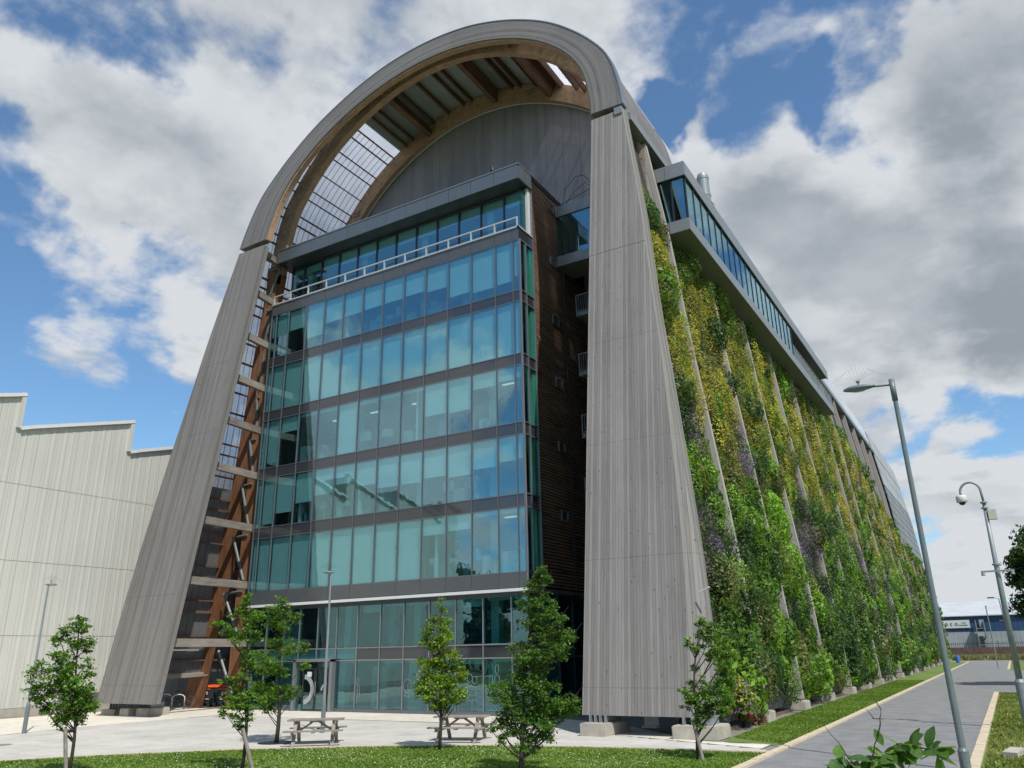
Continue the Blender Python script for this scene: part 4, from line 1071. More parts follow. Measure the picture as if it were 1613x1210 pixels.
MB().box(WX-.1, WX+.10, Y0, Y1, 0, .44).build('plinth', M['concrete'], wh)
MB().box(WX+.1, WX+1.3, 6, 31, 0, .06).build('kerb_strip', M['grout'], wh)

# ================================================================ blue building, wall, fence beyond the road
far = thing('distribution_shed', 'low blue and grey shed with pale roof beyond the end of the road', 'shed', (-5, 230, 0))
MB().box(-60, 45, 230, 270, 5.35, 9.2).build('upper_wall', M['far_blue'], far)
MB().box(-60, 45, 229.9, 270, 0, 5.33).build('lower_wall', M['far_grey'], far)
rf = MB(); rf.add([(-61, 229.4, 9.2), (46, 229.4, 9.2), (46, 250, 13.2), (-61, 250, 13.2), (-61, 229.4, 9.0), (46, 229.4, 9.0), (46, 270, 9.0), (-61, 270, 9.0), (46, 270.6, 9.2), (-61, 270.6, 9.2)], [(0, 1, 2, 3), (3, 2, 8, 9), (4, 7, 6, 5), (0, 4, 5, 1), (1, 5, 6, 8, 2), (0, 3, 9, 7, 4)])
rf.build('roof', M['roof'], far)
sg = MB().box(-16.6, -7.9, 229.7, 229.88, 6.3, 8.15).build('sign_board', M['print'], far)
def text_mesh(name, s, size, loc, mat, parent, rot=(math.pi/2, 0, 0), ext=.01, space=1.0):
    c = bpy.data.curves.new(name, 'FONT'); c.body = s; c.size = size; c.extrude = ext; c.space_character = space
    o = bpy.data.objects.new(name, c); o.location = loc; o.rotation_euler = rot; col.objects.link(o)
    bpy.context.view_layer.update()
    me = bpy.data.meshes.new_from_object(o.evaluated_get(bpy.context.evaluated_depsgraph_get())); bpy.data.objects.remove(o)
    m_ = bpy.data.objects.new(name, me); me.materials.clear(); me.materials.append(mat); col.objects.link(m_)
    m_.parent = parent; m_.rotation_euler = rot
    pl_ = Vector((0, 0, 0)); q = parent
    while q is not None: pl_ += q.location; q = q.parent
    m_.location = Vector(loc)-pl_
    return m_
text_mesh('lettering', 'ipco', 1.35, (-14.0, 229.65, 6.9), M['frame'], sg, space=1.6)
text_mesh('small_lettering', 'LTD', .5, (-9.7, 229.65, 7.3), M['frame'], sg, space=1.1)
MB().box(-10.4, -8.4, 229.62, 229.68, 6.95, 7.02).build('underline', M['frame'], far)
st = thing('stair_tower', 'grey steel stair tower against the blue shed', 'stair tower', (-5.6, 228, 0))
for x in (-6.6, -4.9): MB().box(x-.08, x+.08, 227.6, 229.4, 0, 8.0).build('post', M['steel'], st)
for z in (2.2, 4.2, 6.0): MB().box(-6.6, -4.7, 227.8, 229.4, z, z+.15).build('landing', M['steel'], st)
MB().box(-5.9, -4.9, 229.5, 229.6, 6.1, 8.1).build('door', M['far_grey'], st)
MB().bar((-6.5, 228, 2.3), (-4.8, 228, 4.2), .1, .3).build('flight', M['frame'], st); MB().bar((-4.8, 228, 4.3), (-6.5, 228, 6.0), .1, .3).build('flight', M['frame'], st)
MB().box(-6.6, -4.8, 227.7, 227.75, 4.3, 5.3).build('screen', M['far_grey'], st)
bw = MB().box(-60, 50, 180, 180.3, 0, 2.0).build('boundary_wall', M['brick']); tag(bw, 'low dull brick wall across the end of the road', 'wall')
fe = thing('palisade_fence', 'dark steel palisade fence in front of the blue shed', 'fence', (-5, 178, 0))
mb = MB(); x = -40
while x < 40: mb.box(x, x+.06, 178, 178.03, .2, 2.95); x += .35
mb.box(-40, 40, 178.03, 178.08, 2.6, 2.68); mb.box(-40, 40, 178.03, 178.08, .6, .68); mb.build('pale', M['frame'], fe, 'stuff')
for k in range(20): MB().box(-40+4.2*k, -39.9+4.2*k, 178.08, 178.2, 0, 3.15).build('post', M['frame'], fe)
bb = MB(); bb.lathe([(.01, 0), (.24, .02), (.28, .5), (.26, .95), (.1, 1.05)], 10, (-7.3, 140, 0)); tag(bb.build('barrel', M['blue']), 'small blue barrel at the far end of the planted wall', 'barrel')

# ================================================================ foliage
def leaves(name, cen, nrm, size, colr, mat, parent=None, kind='stuff', aspect=1.5, fold=.15):
    cen = np.asarray(cen, float); nrm = np.asarray(nrm, float); n = len(cen)
    size = np.broadcast_to(np.asarray(size, float), (n,))[:, None]
    nrm = nrm/np.maximum(1e-6, np.linalg.norm(nrm, axis=1, keepdims=True))
    a = rng.normal(size=(n, 3)); a -= (a*nrm).sum(1, keepdims=True)*nrm; a /= np.maximum(1e-6, np.linalg.norm(a, axis=1, keepdims=True))
    b = np.cross(nrm, a)
    v = np.stack([cen-a*size*.5*aspect, cen+b*size*.36+nrm*size*fold, cen+a*size*.5*aspect, cen-b*size*.36+nrm*size*fold], 1).reshape(-1, 3)
    if parent is not None: v = v-np.array(parent.location)
    me = bpy.data.meshes.new(name); me.vertices.add(n*4); me.vertices.foreach_set('co', v.astype(np.float32).ravel())
    me.loops.add(n*4); me.loops.foreach_set('vertex_index', np.arange(n*4, dtype=np.int32))
    me.polygons.add(n); me.polygons.foreach_set('loop_start', np.arange(0, n*4, 4, dtype=np.int32))
    try: me.polygons.foreach_set('loop_total', np.full(n, 4, dtype=np.int32))
    except Exception: pass
    at = me.color_attributes.new('Col', 'FLOAT_COLOR', 'POINT')
    c = np.ones((n, 4, 4), np.float32); c[:, :, :3] = np.asarray(colr, np.float32)[:, None, :]
    at.data.foreach_set('color', c.ravel())
    me.materials.append(mat); me.update(); me.validate()
    o = bpy.data.objects.new(name, me); link(o, parent)
    if kind: o['kind'] = kind
    return o
def vary(base, n, s=.18, h=.06):
    b = np.array(base)[None, :]*np.exp(rng.normal(0, s, (n, 1)))
    return np.clip(b*(1+rng.normal(0, h, (n, 3))), .002, .9)

# ---- the planted wall, one panel of planting to each bay
PAL = {'yellow': (.38, .34, .07), 'lime': (.22, .28, .045), 'green': (.12, .22, .035), 'fresh': (.17, .30, .04), 'dark': (.055, .11, .03), 'olive': (.16, .17, .055),
       'purple': (.26, .13, .36), 'mauve': (.20, .15, .17), 'straw': (.33, .27, .13), 'white': (.62, .6, .35), 'pink': (.45, .22, .2)}
gw = thing('living_wall', 'tall green wall of mixed plants set between the timber ribs', 'green wall', (-10, 30, 0))
GREEN_TOP = [(27, 24.5), (33, 24.0), (34.5, 22.3), (73, 22.2), (75, 24.2), (87, 23.8), (96, 22.5), (103, 20.6), (118, 17.2), (127, 15.6), (150, 15.4)]
def gtop(y):
    for (a, b), (c, d) in zip(GREEN_TOP[:-1], GREEN_TOP[1:]):
        if a <= y <= c: return b+(d-b)*(y-a)/(c-a)
    return 15.4
bays = [27.6]+ribY
for bi in range(len(bays)):
    ya = bays[bi]+.2; yb = (bays[bi+1] if bi+1 < len(bays) else 150)-.2
    if yb-ya < .5: continue
    dist = math.hypot(10, (ya+yb)/2)
    dens = 1.0 if dist < 42 else max(.12, (42/dist)**1.4)
    C_ = []; Nn = []; Sz = []; Cc = []
    ztop = gtop((ya+yb)/2); H = ztop-.9
    nb = int((yb-ya)*H*1.25*(1 if dist < 60 else .75))
    for k in range(nb):
        y = rng.uniform(ya, yb); z = .9+H*rng.uniform(0, 1)
        if z > gtop(y)+rng.uniform(-.5, .1): continue
        hz = z/24; x0 = XC+half_at(CO, max(z, .65))-.40
        if y < 26.78+.15*z+depo(z)+.1: continue
        patch = math.sin(y*.55+1.3)+math.sin(z*.62+y*.21+2)+math.sin(z*.27-y*.33)
        r_ = rng.random()
        far_ = min(1, max(0, (y-60)/50))
        if z > 12.5+1.5*math.sin(y*.5)+rng.normal(0, .7):
            sp = 'yellow' if r_ < .60-.2*far_ else 'lime' if r_ < .74 else 'green' if r_ < .82 else 'mauve' if r_ < .86 else 'olive' if r_ < .96 else 'dark'
            if z > ztop-1.6: sp = 'green' if r_ < .6 else 'lime'
        elif z > 4.8:
            if patch > .7: sp = 'green' if r_ < .30 else 'dark' if r_ < .85 else 'fresh'
            elif patch < -.9: sp = 'purple' if r_ < .34 else 'mauve' if r_ < .6 else 'olive' if r_ < .75 else 'dark'
            else: sp = 'fresh' if r_ < .38 else 'lime' if r_ < .58 else 'green' if r_ < .82 else 'olive' if r_ < .9 else 'purple' if r_ < .94 else 'dark'
        else:
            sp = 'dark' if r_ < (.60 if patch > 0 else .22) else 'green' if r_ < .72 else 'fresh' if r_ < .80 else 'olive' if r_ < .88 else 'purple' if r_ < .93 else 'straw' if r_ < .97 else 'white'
        low = max(0, 1-z/9)
        rr = rng.uniform(.35, .9)*(1+.25*low); bul = rng.uniform(.2, .72)*rr/.6
        if sp in ('yellow', 'lime'): rr *= .95; bul *= .62; m = 110; ls = .13
        elif sp in ('purple', 'mauve', 'straw'): m = 120; ls = .085; rr *= .8
        elif sp == 'white': m = 60; ls = .13
        else: m = 85; ls = .145 if rng.random() < .75 else .24
        if z < 3.5 and rng.random() < .4: ls = .30; m = 40; sp = 'fresh' if rng.random() < .6 else 'green'
        if y < bays[1] and sp == 'white': sp = 'green'
        m = max(8, int(m*2.3*dens*(rr/.6)**2)); ls = ls*.62/dens**.45
        u = rng.normal(size=(m, 3)); u[:, 0] = np.abs(u[:, 0]); u /= np.linalg.norm(u, axis=1, keepdims=True)
        rad = rng.uniform(.72, 1.08, (m, 1))
        p = u*rad*np.array([bul, rr, rr*(1.15 if sp != 'yellow' else 1.5)])+np.array([x0+.1, y, z])
        if sp == 'yellow': p[:, 2] -= p[:, 2]*0; u[:, 2] += .6
        ok = (p[:, 1] > np.maximum(ya-.02, 26.85+.15*p[:, 2]+.75)) & (p[:, 1] < yb+rng.choice([.0, .0, .25])) & (p[:, 2] > .42)
        if z > 21 and y > 34: ok &= p[:, 2] < 22.45 if y < 73 else ok
        p = p[ok]; u = u[ok]
        if not len(p): continue
        C_.append(p); Nn.append(u+rng.normal(0, .55, u.shape)); Sz.append(ls*rng.uniform(.6, 1.35, len(p)))
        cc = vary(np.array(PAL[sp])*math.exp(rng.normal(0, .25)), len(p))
        if sp == 'purple': g_ = rng.random(len(p)) < .4; cc[g_] = vary(PAL['green'], int(g_.sum()))
        if sp == 'white': g_ = rng.random(len(p)) < .6; cc[g_] = vary(PAL['green'], int(g_.sum()))
        if sp == 'yellow': g_ = rng.random(len(p)) < .22; cc[g_] = vary(PAL['lime'], int(g_.sum()))
        Cc.append(cc)
    # under-layer so that the backing hardly shows
    m = int((yb-ya)*H*60*dens)
    y = rng.uniform(ya, yb, m); z = .7+H*rng.random(m); x = np.array([XC+half_at(CO, max(q, .65))-.33 for q in z])+rng.uniform(0, .14, m)
    keep = np.array([q < gtop(w)+.05 and w > 26.9+.15*q+depo(q) for q, w in zip(z, y)]); 
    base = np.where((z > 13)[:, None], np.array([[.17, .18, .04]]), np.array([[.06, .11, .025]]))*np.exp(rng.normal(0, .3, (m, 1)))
    C_.append(np.stack([x, y, z], 1)[keep]); nn_ = rng.normal(0, .5, (m, 3)); nn_[:, 0] += 1; Nn.append(nn_[keep]); Sz.append((rng.uniform(.08, .15, m)/dens**.45)[keep]); Cc.append(base[keep])
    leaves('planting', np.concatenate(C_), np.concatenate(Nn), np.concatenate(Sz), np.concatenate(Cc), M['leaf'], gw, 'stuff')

# potted and dead plants at the foot of the first bay
def bush(name, c, r, n, cols, size, label, cat, kind=None, squash=1.0):
    u = rng.normal(size=(n, 3)); u[:, 2] = np.abs(u[:, 2]); u /= np.linalg.norm(u, axis=1, keepdims=True)
    p = u*rng.uniform(.3, 1.0, (n, 1))**.5*r*np.array([1, 1, squash])+np.array(c)
    cc = np.concatenate([vary(q, n)[None] for q in cols])[rng.integers(0, len(cols), n), np.arange(n)]
    o = leaves(name, p, u+rng.normal(0, .5, u.shape), size*rng.uniform(.6, 1.3, n), cc, M['leaf'], None, kind)
    return tag(o, label, cat)
bush('dead_shrub', (-9.0, 32.6, .05), .55, 900, [(.16, .10, .05), (.22, .15, .07)], .07, 'brown dried shrub beside the second concrete footing', 'shrub')
bush('flowering_plant', (-8.9, 30.6, .55), .75, 900, [PAL['purple'], PAL['green'], (.55, .45, .05), PAL['green']], .10, 'purple and yellow flowering plant at the foot of the green wall', 'plant', squash=1.8)
bush('red_plant', (-8.9, 31.4, .28), .28, 200, [(.45, .06, .03), PAL['green']], .10, 'small red leaved plant in a black pot by the green wall', 'plant', squash=1.6)
for i, (x, y, l) in enumerate(((-8.9, 31.4, 'black plant pot holding the red leaved plant'), (-9.2, 29.6, 'black plant pot nearest the front timber leg'))):
    pt = MB(); pt.lathe([(.15, 0), (.2, .3), (.22, .3), (.22, .34), (.17, .33)], 14, (x, y, .02)); tag(pt.build('plant_pot', M['black_plastic']), l, 'plant pot')
mb = MB()
for k, (x, y) in enumerate(((-12.0, 28.6), (-10.3, 28.7), (-10.0, 28.9))): mb.bar((x, y, .05), (x+.18, y+.2, .62), .12, .05)
bd = thing('leaning_boards', 'loose timber boards leaning in the shade beneath the front leg', 'boards', (-10.2, 28.7, 0))
for k in range(4): MB().bar((-10.5+.22*k, 28.4, .04), (-10.42+.22*k, 28.75, .64), .14, .03, (1, 0, 0)).build('board', M['glulam'], bd)
bx = MB().box(-11.9, -11.3, 28.6, 28.9, .15, .2).box(-11.9, -11.3, 28.6, 28.9, .52, .58).box(-11.88, -11.32, 28.85, 28.9, .2, .52); tag(bx.build('low_shelf', M['print']), 'small white open shelf in the shade under the front leg', 'shelf')

# ---- young trees
def tree(loc, clusters, leafcol, label, lean=(0, 0), stake=None, leaf=.068, dens=.85, trunk=.045, bare=.5):
    x0, y0 = loc; r = thing('young_tree', label, 'tree', (x0, y0, 0), 0, 'young trees planted round the plaza')
    D = math.hypot(x0, y0); hr = Vector((y0/D, -x0/D, 0)); fw_ = Vector((x0/D, y0/D, 0))
    top = max(c[1] for c in clusters); topx = [c[0] for c in clusters if c[1] == top][0]
    tp = []
    for i in range(9):
        t = i/8; z = t*top*.96
        tp.append(Vector((x0, y0, z-.02))+hr*(topx*t*t+.04*math.sin(t*7))+fw_*(.03*math.sin(t*5+1)))
    tr = MB(); tr.tube(tp, [trunk*(1-.8*i/8)+.004 for i in range(9)], 8); tr.smooth = True; tr.build('trunk', M['bark'], r)
    P_ = []; Nn = []; Sz = []; Cc = []; br = MB()
    for dx, z, rad in clusters:
        off = random.uniform(-.5, .5)*min(.9, .35+abs(dx)*.5)
        if random.random() < .35: off = random.uniform(-.15, .15)
        c = Vector((x0, y0, z))+hr*dx+fw_*off
        zt = max(.35, z-.25-abs(dx)*.8); k = min(8, zt/(top*.96)*8); i = int(min(7, k)); a = tp[i].lerp(tp[i+1], k-i)
        m_ = (a+c)/2+Vector((0, 0, -.06*abs(dx)))
        br.tube([a, m_, c, c+(c-m_)*.5], [.016, .012, .008, .004], 5, False)
        rad *= .82; n = int(560*dens*(rad/.3)**1.8)
        # twiggy sprays of leaves inside each cluster
        nt_ = max(4, int(n/20)); ud = rng.normal(size=(nt_, 3)); ud /= np.linalg.norm(ud, axis=1, keepdims=True)
        cs = np.array(c)+ud*(rng.random((nt_, 1))**.45)*rad*1.15*np.array([1, 1, .85])
        idx_ = rng.integers(0, nt_, n); p = cs[idx_]+rng.normal(0, rad*.17+.025, (n, 3))*np.array([1, 1, .5])
        P_.append(p); nn_ = rng.normal(0, .55, (n, 3)); nn_[:, 2] += .9; Nn.append(nn_); Sz.append(leaf*rng.uniform(.6, 1.3, n))
        q = vary(np.array(leafcol[0])*math.exp(rng.normal(0, .22)), n, .2); s2 = rng.random(n) < .35; q[s2] = vary(leafcol[1], int(s2.sum()), .14); Cc.append(q)
    br.build('branch', M['bark'], r)
    leaves('crown', np.concatenate(P_), np.concatenate(Nn), np.concatenate(Sz), np.concatenate(Cc), M['leaf'], r, 'stuff', aspect=1.35)
    if stake:
        a, b = stake; s_ = MB(); s_.tube([Vector((x0, y0, 0))+hr*a[0]+fw_*a[1]-Vector((0, 0, .05)), Vector((x0, y0, 0))+hr*b[0]+fw_*b[1]+Vector((0, 0, b[2]))], .05, 8); s_.build('stake', M['stake'], r)
        MB().tube([Vector((x0, y0, 0))+hr*b[0]+fw_*b[1]+Vector((0, 0, b[2]-.08)), Vector((x0, y0, 0))+Vector((0, 0, b[2]-.08))], .04, 6).build('tree_tie', M['black_plastic'], r)
    return r
T1 = [(-0.29, 3.82, 0.23), (-0.56, 3.55, 0.21), (-0.68, 3.31, 0.25), (-0.26, 3.61, 0.25), (-0.21, 3.27, 0.38), (-0.01, 3.14, 0.19), (-0.66, 2.91, 0.25), (-0.4, 2.84, 0.25), (-0.53, 2.65, 0.34), (-0.96, 2.53, 0.34), (-1.08, 2.15, 0.25), (-0.85, 2.01, 0.38), (-0.98, 1.86, 0.21), (0.03, 2.67, 0.21), (-0.21, 2.38, 0.46), (0.09, 2.43, 0.17), (-0.55, 2.19, 0.38), (0.07, 2.11, 0.25), (-0.27, 1.92, 0.42), (0.18, 1.81, 0.38), (0.02, 1.59, 0.38), (-0.35, 1.61, 0.42), (-0.74, 1.62, 0.21), (-0.3, 1.32, 0.29), (0.08, 1.39, 0.25), (0.32, 1.64, 0.17)]
T2 = [(-0.16, 4.29, 0.19), (-0.29, 4.06, 0.25), (-0.5, 3.91, 0.17), (-0.13, 3.87, 0.3), (-0.88, 3.69, 0.19), (-0.68, 3.51, 0.23), (-0.41, 3.29, 0.25), (-0.09, 3.43, 0.34), (0.1, 3.8, 0.21), (0.17, 3.32, 0.17), (-0.04, 2.81, 0.25), (-0.19, 2.92, 0.17), (-0.01, 2.49, 0.21), (-0.14, 2.31, 0.21), (-0.49, 2.18, 0.25), (-0.36, 1.93, 0.3), (-0.14, 1.85, 0.3), (-0.3, 1.65, 0.25), (-0.53, 1.45, 0.21), (-0.04, 1.53, 0.25), (-0.2, 1.3, 0.21), (-0.14, 1.09, 0.17), (0.02, 1.29, 0.17)]
T2b = [(-0.13, 4.61, 0.3), (-0.4, 4.32, 0.33), (-0.0, 4.22, 0.33), (0.4, 4.07, 0.25), (-0.47, 3.94, 0.33), (-0.02, 3.79, 0.33), (-0.03, 3.22, 0.38), (0.18, 3.02, 0.33), (0.66, 3.11, 0.27), (0.74, 2.49, 0.22), (-0.36, 3.22, 0.27), (-0.61, 2.76, 0.38), (-0.26, 2.52, 0.44), (-0.58, 2.38, 0.33), (0.04, 2.23, 0.27), (-0.77, 1.79, 0.33), (-0.43, 1.65, 0.44), (-0.01, 1.63, 0.44), (0.37, 1.62, 0.33), (-0.64, 1.38, 0.33), (-0.31, 1.28, 0.38), (-0.43, 1.1, 0.22), (0.52, 1.53, 0.19)]
T3 = [(0.0, 4.36, 0.17), (0.03, 4.14, 0.15), (0.08, 3.77, 0.27), (-0.25, 3.78, 0.2), (-0.29, 3.51, 0.29), (0.13, 3.46, 0.29), (-0.47, 3.16, 0.25), (-0.15, 3.07, 0.39), (0.18, 3.15, 0.29), (0.09, 2.8, 0.39), (0.41, 2.7, 0.25), (-0.19, 2.63, 0.29), (-0.51, 2.5, 0.29), (0.55, 2.44, 0.25), (0.09, 2.36, 0.44), (-0.37, 2.24, 0.34), (0.5, 2.14, 0.34), (0.69, 2.18, 0.15), (-0.13, 1.98, 0.44), (-0.54, 1.9, 0.29), (0.32, 1.84, 0.39), (-0.63, 1.69, 0.25), (0.6, 1.66, 0.25), (-0.31, 1.6, 0.34), (0.1, 1.55, 0.39), (0.46, 1.45, 0.25), (-0.08, 1.3, 0.29), (0.15, 1.21, 0.25), (0.69, 1.55, 0.15)]
T4 = [(0.67, 4.8, 0.14), (0.57, 4.62, 0.19), (0.79, 4.5, 0.19), (0.45, 4.4, 0.23), (0.44, 4.21, 0.27), (0.66, 3.99, 0.27), (0.13, 3.93, 0.19), (0.39, 3.82, 0.31), (0.76, 3.67, 0.31), (1.06, 3.55, 0.19), (0.38, 3.49, 0.27), (0.75, 3.24, 0.35), (1.15, 3.06, 0.35), (1.33, 3.09, 0.19), (0.52, 3.0, 0.31), (0.95, 2.78, 0.31), (0.73, 2.61, 0.23), (0.07, 2.87, 0.27), (0.36, 2.65, 0.31), (0.1, 2.59, 0.27), (0.5, 2.37, 0.31), (0.02, 2.31, 0.23), (0.31, 2.14, 0.35), (0.05, 1.97, 0.35), (0.49, 1.9, 0.35), (-0.38, 1.95, 0.27), (-0.6, 1.92, 0.23), (0.81, 1.96, 0.19), (-0.42, 1.71, 0.27), (-0.1, 1.64, 0.35), (0.37, 1.56, 0.39), (0.69, 1.52, 0.35), (1.02, 1.58, 0.27), (1.27, 1.65, 0.23), (1.23, 1.41, 0.23), (0.9, 1.32, 0.31), (-0.32, 1.37, 0.27), (0.04, 1.27, 0.39), (0.47, 1.23, 0.35), (-0.25, 1.17, 0.23), (-0.54, 1.11, 0.19), (-0.68, 1.02, 0.12), (-0.4, 0.91, 0.16), (-0.04, 0.97, 0.31), (0.39, 0.93, 0.31), (0.71, 0.99, 0.23), (0.17, 0.71, 0.27), (0.38, 0.58, 0.16), (0.67, 0.83, 0.19), (-0.44, 0.72, 0.12)]
T5 = [(0.39, 3.55, 0.18), (0.48, 3.37, 0.23), (0.61, 3.3, 0.19), (0.38, 3.13, 0.19), (0.02, 3.04, 0.14), (0.07, 2.86, 0.16), (0.24, 2.79, 0.19), (0.58, 2.99, 0.31), (0.87, 3.09, 0.27), (1.03, 2.91, 0.23), (0.76, 2.68, 0.31), (1.06, 2.61, 0.23), (0.87, 2.37, 0.23), (0.6, 2.51, 0.19), (0.13, 2.28, 0.14), (0.34, 1.98, 0.14), (0.87, 2.11, 0.27), (0.99, 1.91, 0.23), (0.72, 1.91, 0.23), (0.05, 1.85, 0.18), (-0.2, 1.75, 0.16), (-0.04, 1.59, 0.23), (0.31, 1.65, 0.27), (0.55, 1.65, 0.31), (0.82, 1.58, 0.31), (0.94, 1.38, 0.19), (-0.13, 1.39, 0.19), (0.18, 1.32, 0.31), (0.52, 1.29, 0.31), (0.78, 1.19, 0.23), (0.08, 1.06, 0.19), (0.17, 0.9, 0.16), (0.32, 1.03, 0.23)]
G1 = [(.10, .20, .03), (.17, .28, .04)]; G2 = [(.075, .155, .028), (.15, .24, .04)]; G3 = [(.15, .24, .03), (.25, .34, .04)]
tree((-21.44, 13.28), T1, G1, 'bushy young tree in front of the cream warehouse, furthest left', stake=((-.04, -.22), (-.22, -.2, 1.15)))
tree((-17.64, 15.61), T2, G1, 'thin young tree with a leaning stake in front of the left arch leg', stake=((.30, -.25), (-.07, -.12, 1.05)), bare=.4)
tree((-21.98, 20.84), T2b, G1, 'young tree standing in the paving beside the left picnic table', trunk=.07)
tree((-15.47, 21.27), T3, G3, 'light green tapering tree growing at the lawn edge in front of the right picnic table', trunk=.05)
tree((-10.62, 17.90), T4, G2, 'tallest dark feathery young tree with spreading low branches, nearest the centre', trunk=.06, leaf=.060, dens=1.1)
tree((-7.67, 22.07), T5, G1, 'young tree with crossed stake in front of the right timber leg', stake=((.16, -.05), (-.02, -.06, 1.0)), trunk=.04)
gr = MB(); gr.lathe([(.62, 0), (.62, .008), (.12, .008), (.12, 0)], 28, (-21.98, 20.84, .041)); tag(gr.build('tree_grille', M['frame']), 'round dark iron grille round the foot of the paving tree', 'tree grille')

# background trees: at the right edge and reflected in the glazing
def big_tree(loc, h, w, n, label, group=None, ls=.34, colr=((.045, .085, .022), (.075, .125, .03)), first=0):
    x0, y0 = loc; r = thing('broadleaf_tree', label, 'tree', (x0, y0, 0), 0, group)
    tr = MB(); tr.tube([(x0, y0, -.1), (x0+.1, y0, h*.3), (x0, y0+.1, h*.75)], [h*.03, h*.022, h*.006], 8)
    for k in range(7):
        a = k*2.4; z = h*(.28+.06*k); tr.tube([(x0, y0, z), (x0+math.cos(a)*w*.3, y0+math.sin(a)*w*.3, z+h*.08), (x0+math.cos(a)*w*.42, y0+math.sin(a)*w*.42, z+h*.16)], [h*.01, h*.006, h*.002], 5, False)
    tr.build('trunk', M['bark'], r)
    k = 46; P_ = []; Nn = []; Cc = []
    for i in range(k):
        z = rng.uniform(.22, .97); rr = w*.5*math.sin(math.pi*min(1, (z-.12)/.95))**.6; a = rng.uniform(0, 2*math.pi); d = rr*math.sqrt(rng.random())*.95
        c = np.array([x0+math.cos(a)*d, y0+math.sin(a)*d, z*h]); rad = rng.uniform(.09, .17)*w
        m = n//k; u = rng.normal(size=(m, 3)); u /= np.linalg.norm(u, axis=1, keepdims=True); P_.append(c+u*rng.uniform(.4, 1.1, (m, 1))*rad*np.array([1, 1, .75]))
        nn_ = u+rng.normal(0, .5, (m, 3)); nn_[:, 2] += .4; Nn.append(nn_); q = vary(colr[0], m, .2); s2 = rng.random(m) < .4; q[s2] = vary(colr[1], int(s2.sum())); Cc.append(q)
    P_ = np.concatenate(P_)
    leaves('crown', P_, np.concatenate(Nn), ls*rng.uniform(.6, 1.3, len(P_)), np.concatenate(Cc), M['leaf'], r, 'stuff')
big_tree((5.0, 66), 11.0, 8.6, 20000, 'dark broadleaved tree cut by the right edge of the photo', ls=.26)
big_tree((8, 150), 9, 9, 5000, 'rounded tree beyond the grass island near the brick wall', ls=.4)
big_tree((-16, 172), 6, 6, 3000, 'small tree behind the far end of the planted wall', ls=.4)
k = 0
for (x, y, h) in ((-62, -30, 13), (-70, -38, 15), (-78, -30, 12), (-88, -42, 16), (-56, -44, 12), (-100, -40, 14), (-46, -50, 13), (-34, -55, 12), (-20, -60, 14), (-5, -58, 12)):
    big_tree((x, y), h, h*.75, 2600, 'dark tree mirrored in the ground floor glazing, seen only as a reflection', 'trees across the yard', ls=.6); k += 1

# ---- grass and clover
def poly_sample(poly, n):
    xs = [p[0] for p in poly]; ys_ = [p[1] for p in poly]; out = []
    while len(out) < n:
        x = rng.uniform(min(xs), max(xs), 4000); y = rng.uniform(min(ys_), max(ys_), 4000)
        for a, b in zip(x, y):
            if inside(a, b, poly): out.append((a, b))
    return np.array(out[:n])
def grass(name, poly, n, size, z, colr, h=.05):
    p = poly_sample(poly, n); n = len(p)
    a = rng.uniform(0, 2*np.pi, n); w = size*.5; hh = h*rng.uniform(.5, 1.5, n); lean = rng.normal(0, .03, (n, 2))
    b0 = np.stack([p[:, 0]-np.cos(a)*w, p[:, 1]-np.sin(a)*w, np.full(n, z)], 1); b1 = np.stack([p[:, 0]+np.cos(a)*w, p[:, 1]+np.sin(a)*w, np.full(n, z)], 1)
    t0 = np.stack([p[:, 0]-np.cos(a)*w*.3+lean[:, 0], p[:, 1]-np.sin(a)*w*.3+lean[:, 1], z+hh], 1); t1 = np.stack([p[:, 0]+np.cos(a)*w*.5+lean[:, 0], p[:, 1]+np.sin(a)*w*.5+lean[:, 1], z+hh*.8], 1)
    v = np.stack([b0, b1, t1, t0], 1).reshape(-1, 3)
    me = bpy.data.meshes.new(name); me.vertices.add(n*4); me.vertices.foreach_set('co', v.astype(np.float32).ravel())
    me.loops.add(n*4); me.loops.foreach_set('vertex_index', np.arange(n*4, dtype=np.int32)); me.polygons.add(n); me.polygons.foreach_set('loop_start', np.arange(0, n*4, 4, dtype=np.int32))
    try: me.polygons.foreach_set('loop_total', np.full(n, 4, dtype=np.int32))
    except Exception: pass
    at = me.color_attributes.new('Col', 'FLOAT_COLOR', 'POINT'); c = np.ones((n, 4, 4), np.float32)
    tone = .5+.5*np.sin(p[:, 0]*.9+np.sin(p[:, 1]*.7)*2)*np.cos(p[:, 1]*1.1)
    cc = np.array(colr[0])[None]*(1-tone[:, None])+np.array(colr[1])[None]*tone[:, None]; cc = cc*np.exp(rng.normal(0, .22, (n, 1)))
    c[:, :, :3] = cc[:, None, :]; at.data.foreach_set('color', c.ravel()); me.materials.append(M['grassblade']); me.update(); me.validate()
    return tag(link(bpy.data.objects.new(name, me)), *LAWNLAB[name], None, 'stuff')
LAWNLAB = {'front_grass': ('short green grass of the lawn in front of the plaza', 'grass'), 'side_grass': ('mown grass strip between the green wall and the road', 'grass'), 'right_grass': ('coarse grass right of the road', 'grass'), 'tall_grass': ('rough pale grass along the brick wall', 'grass')}
GC = ((.115, .20, .028), (.19, .275, .05))
grass('front_grass', [(-27, 12.5)]+lawn_front_pts[3:12]+[(-6.4, 10), (-14, 8), (-24, 9)], 90000, .05, .014, GC, .032)
grass('side_grass', [(-6.4, 26.4), (-6.5, 75), (-8.6, 75), (-8.6, 36), (-8.3, 27.6)], 60000, .06, .018, GC, .038)
grass('right_grass', [(-1.1, 14), (4, 14), (8, 54), (-1.1, 56.5)], 42000, .07, .014, ((.15, .20, .04), (.28, .29, .09)), .07)
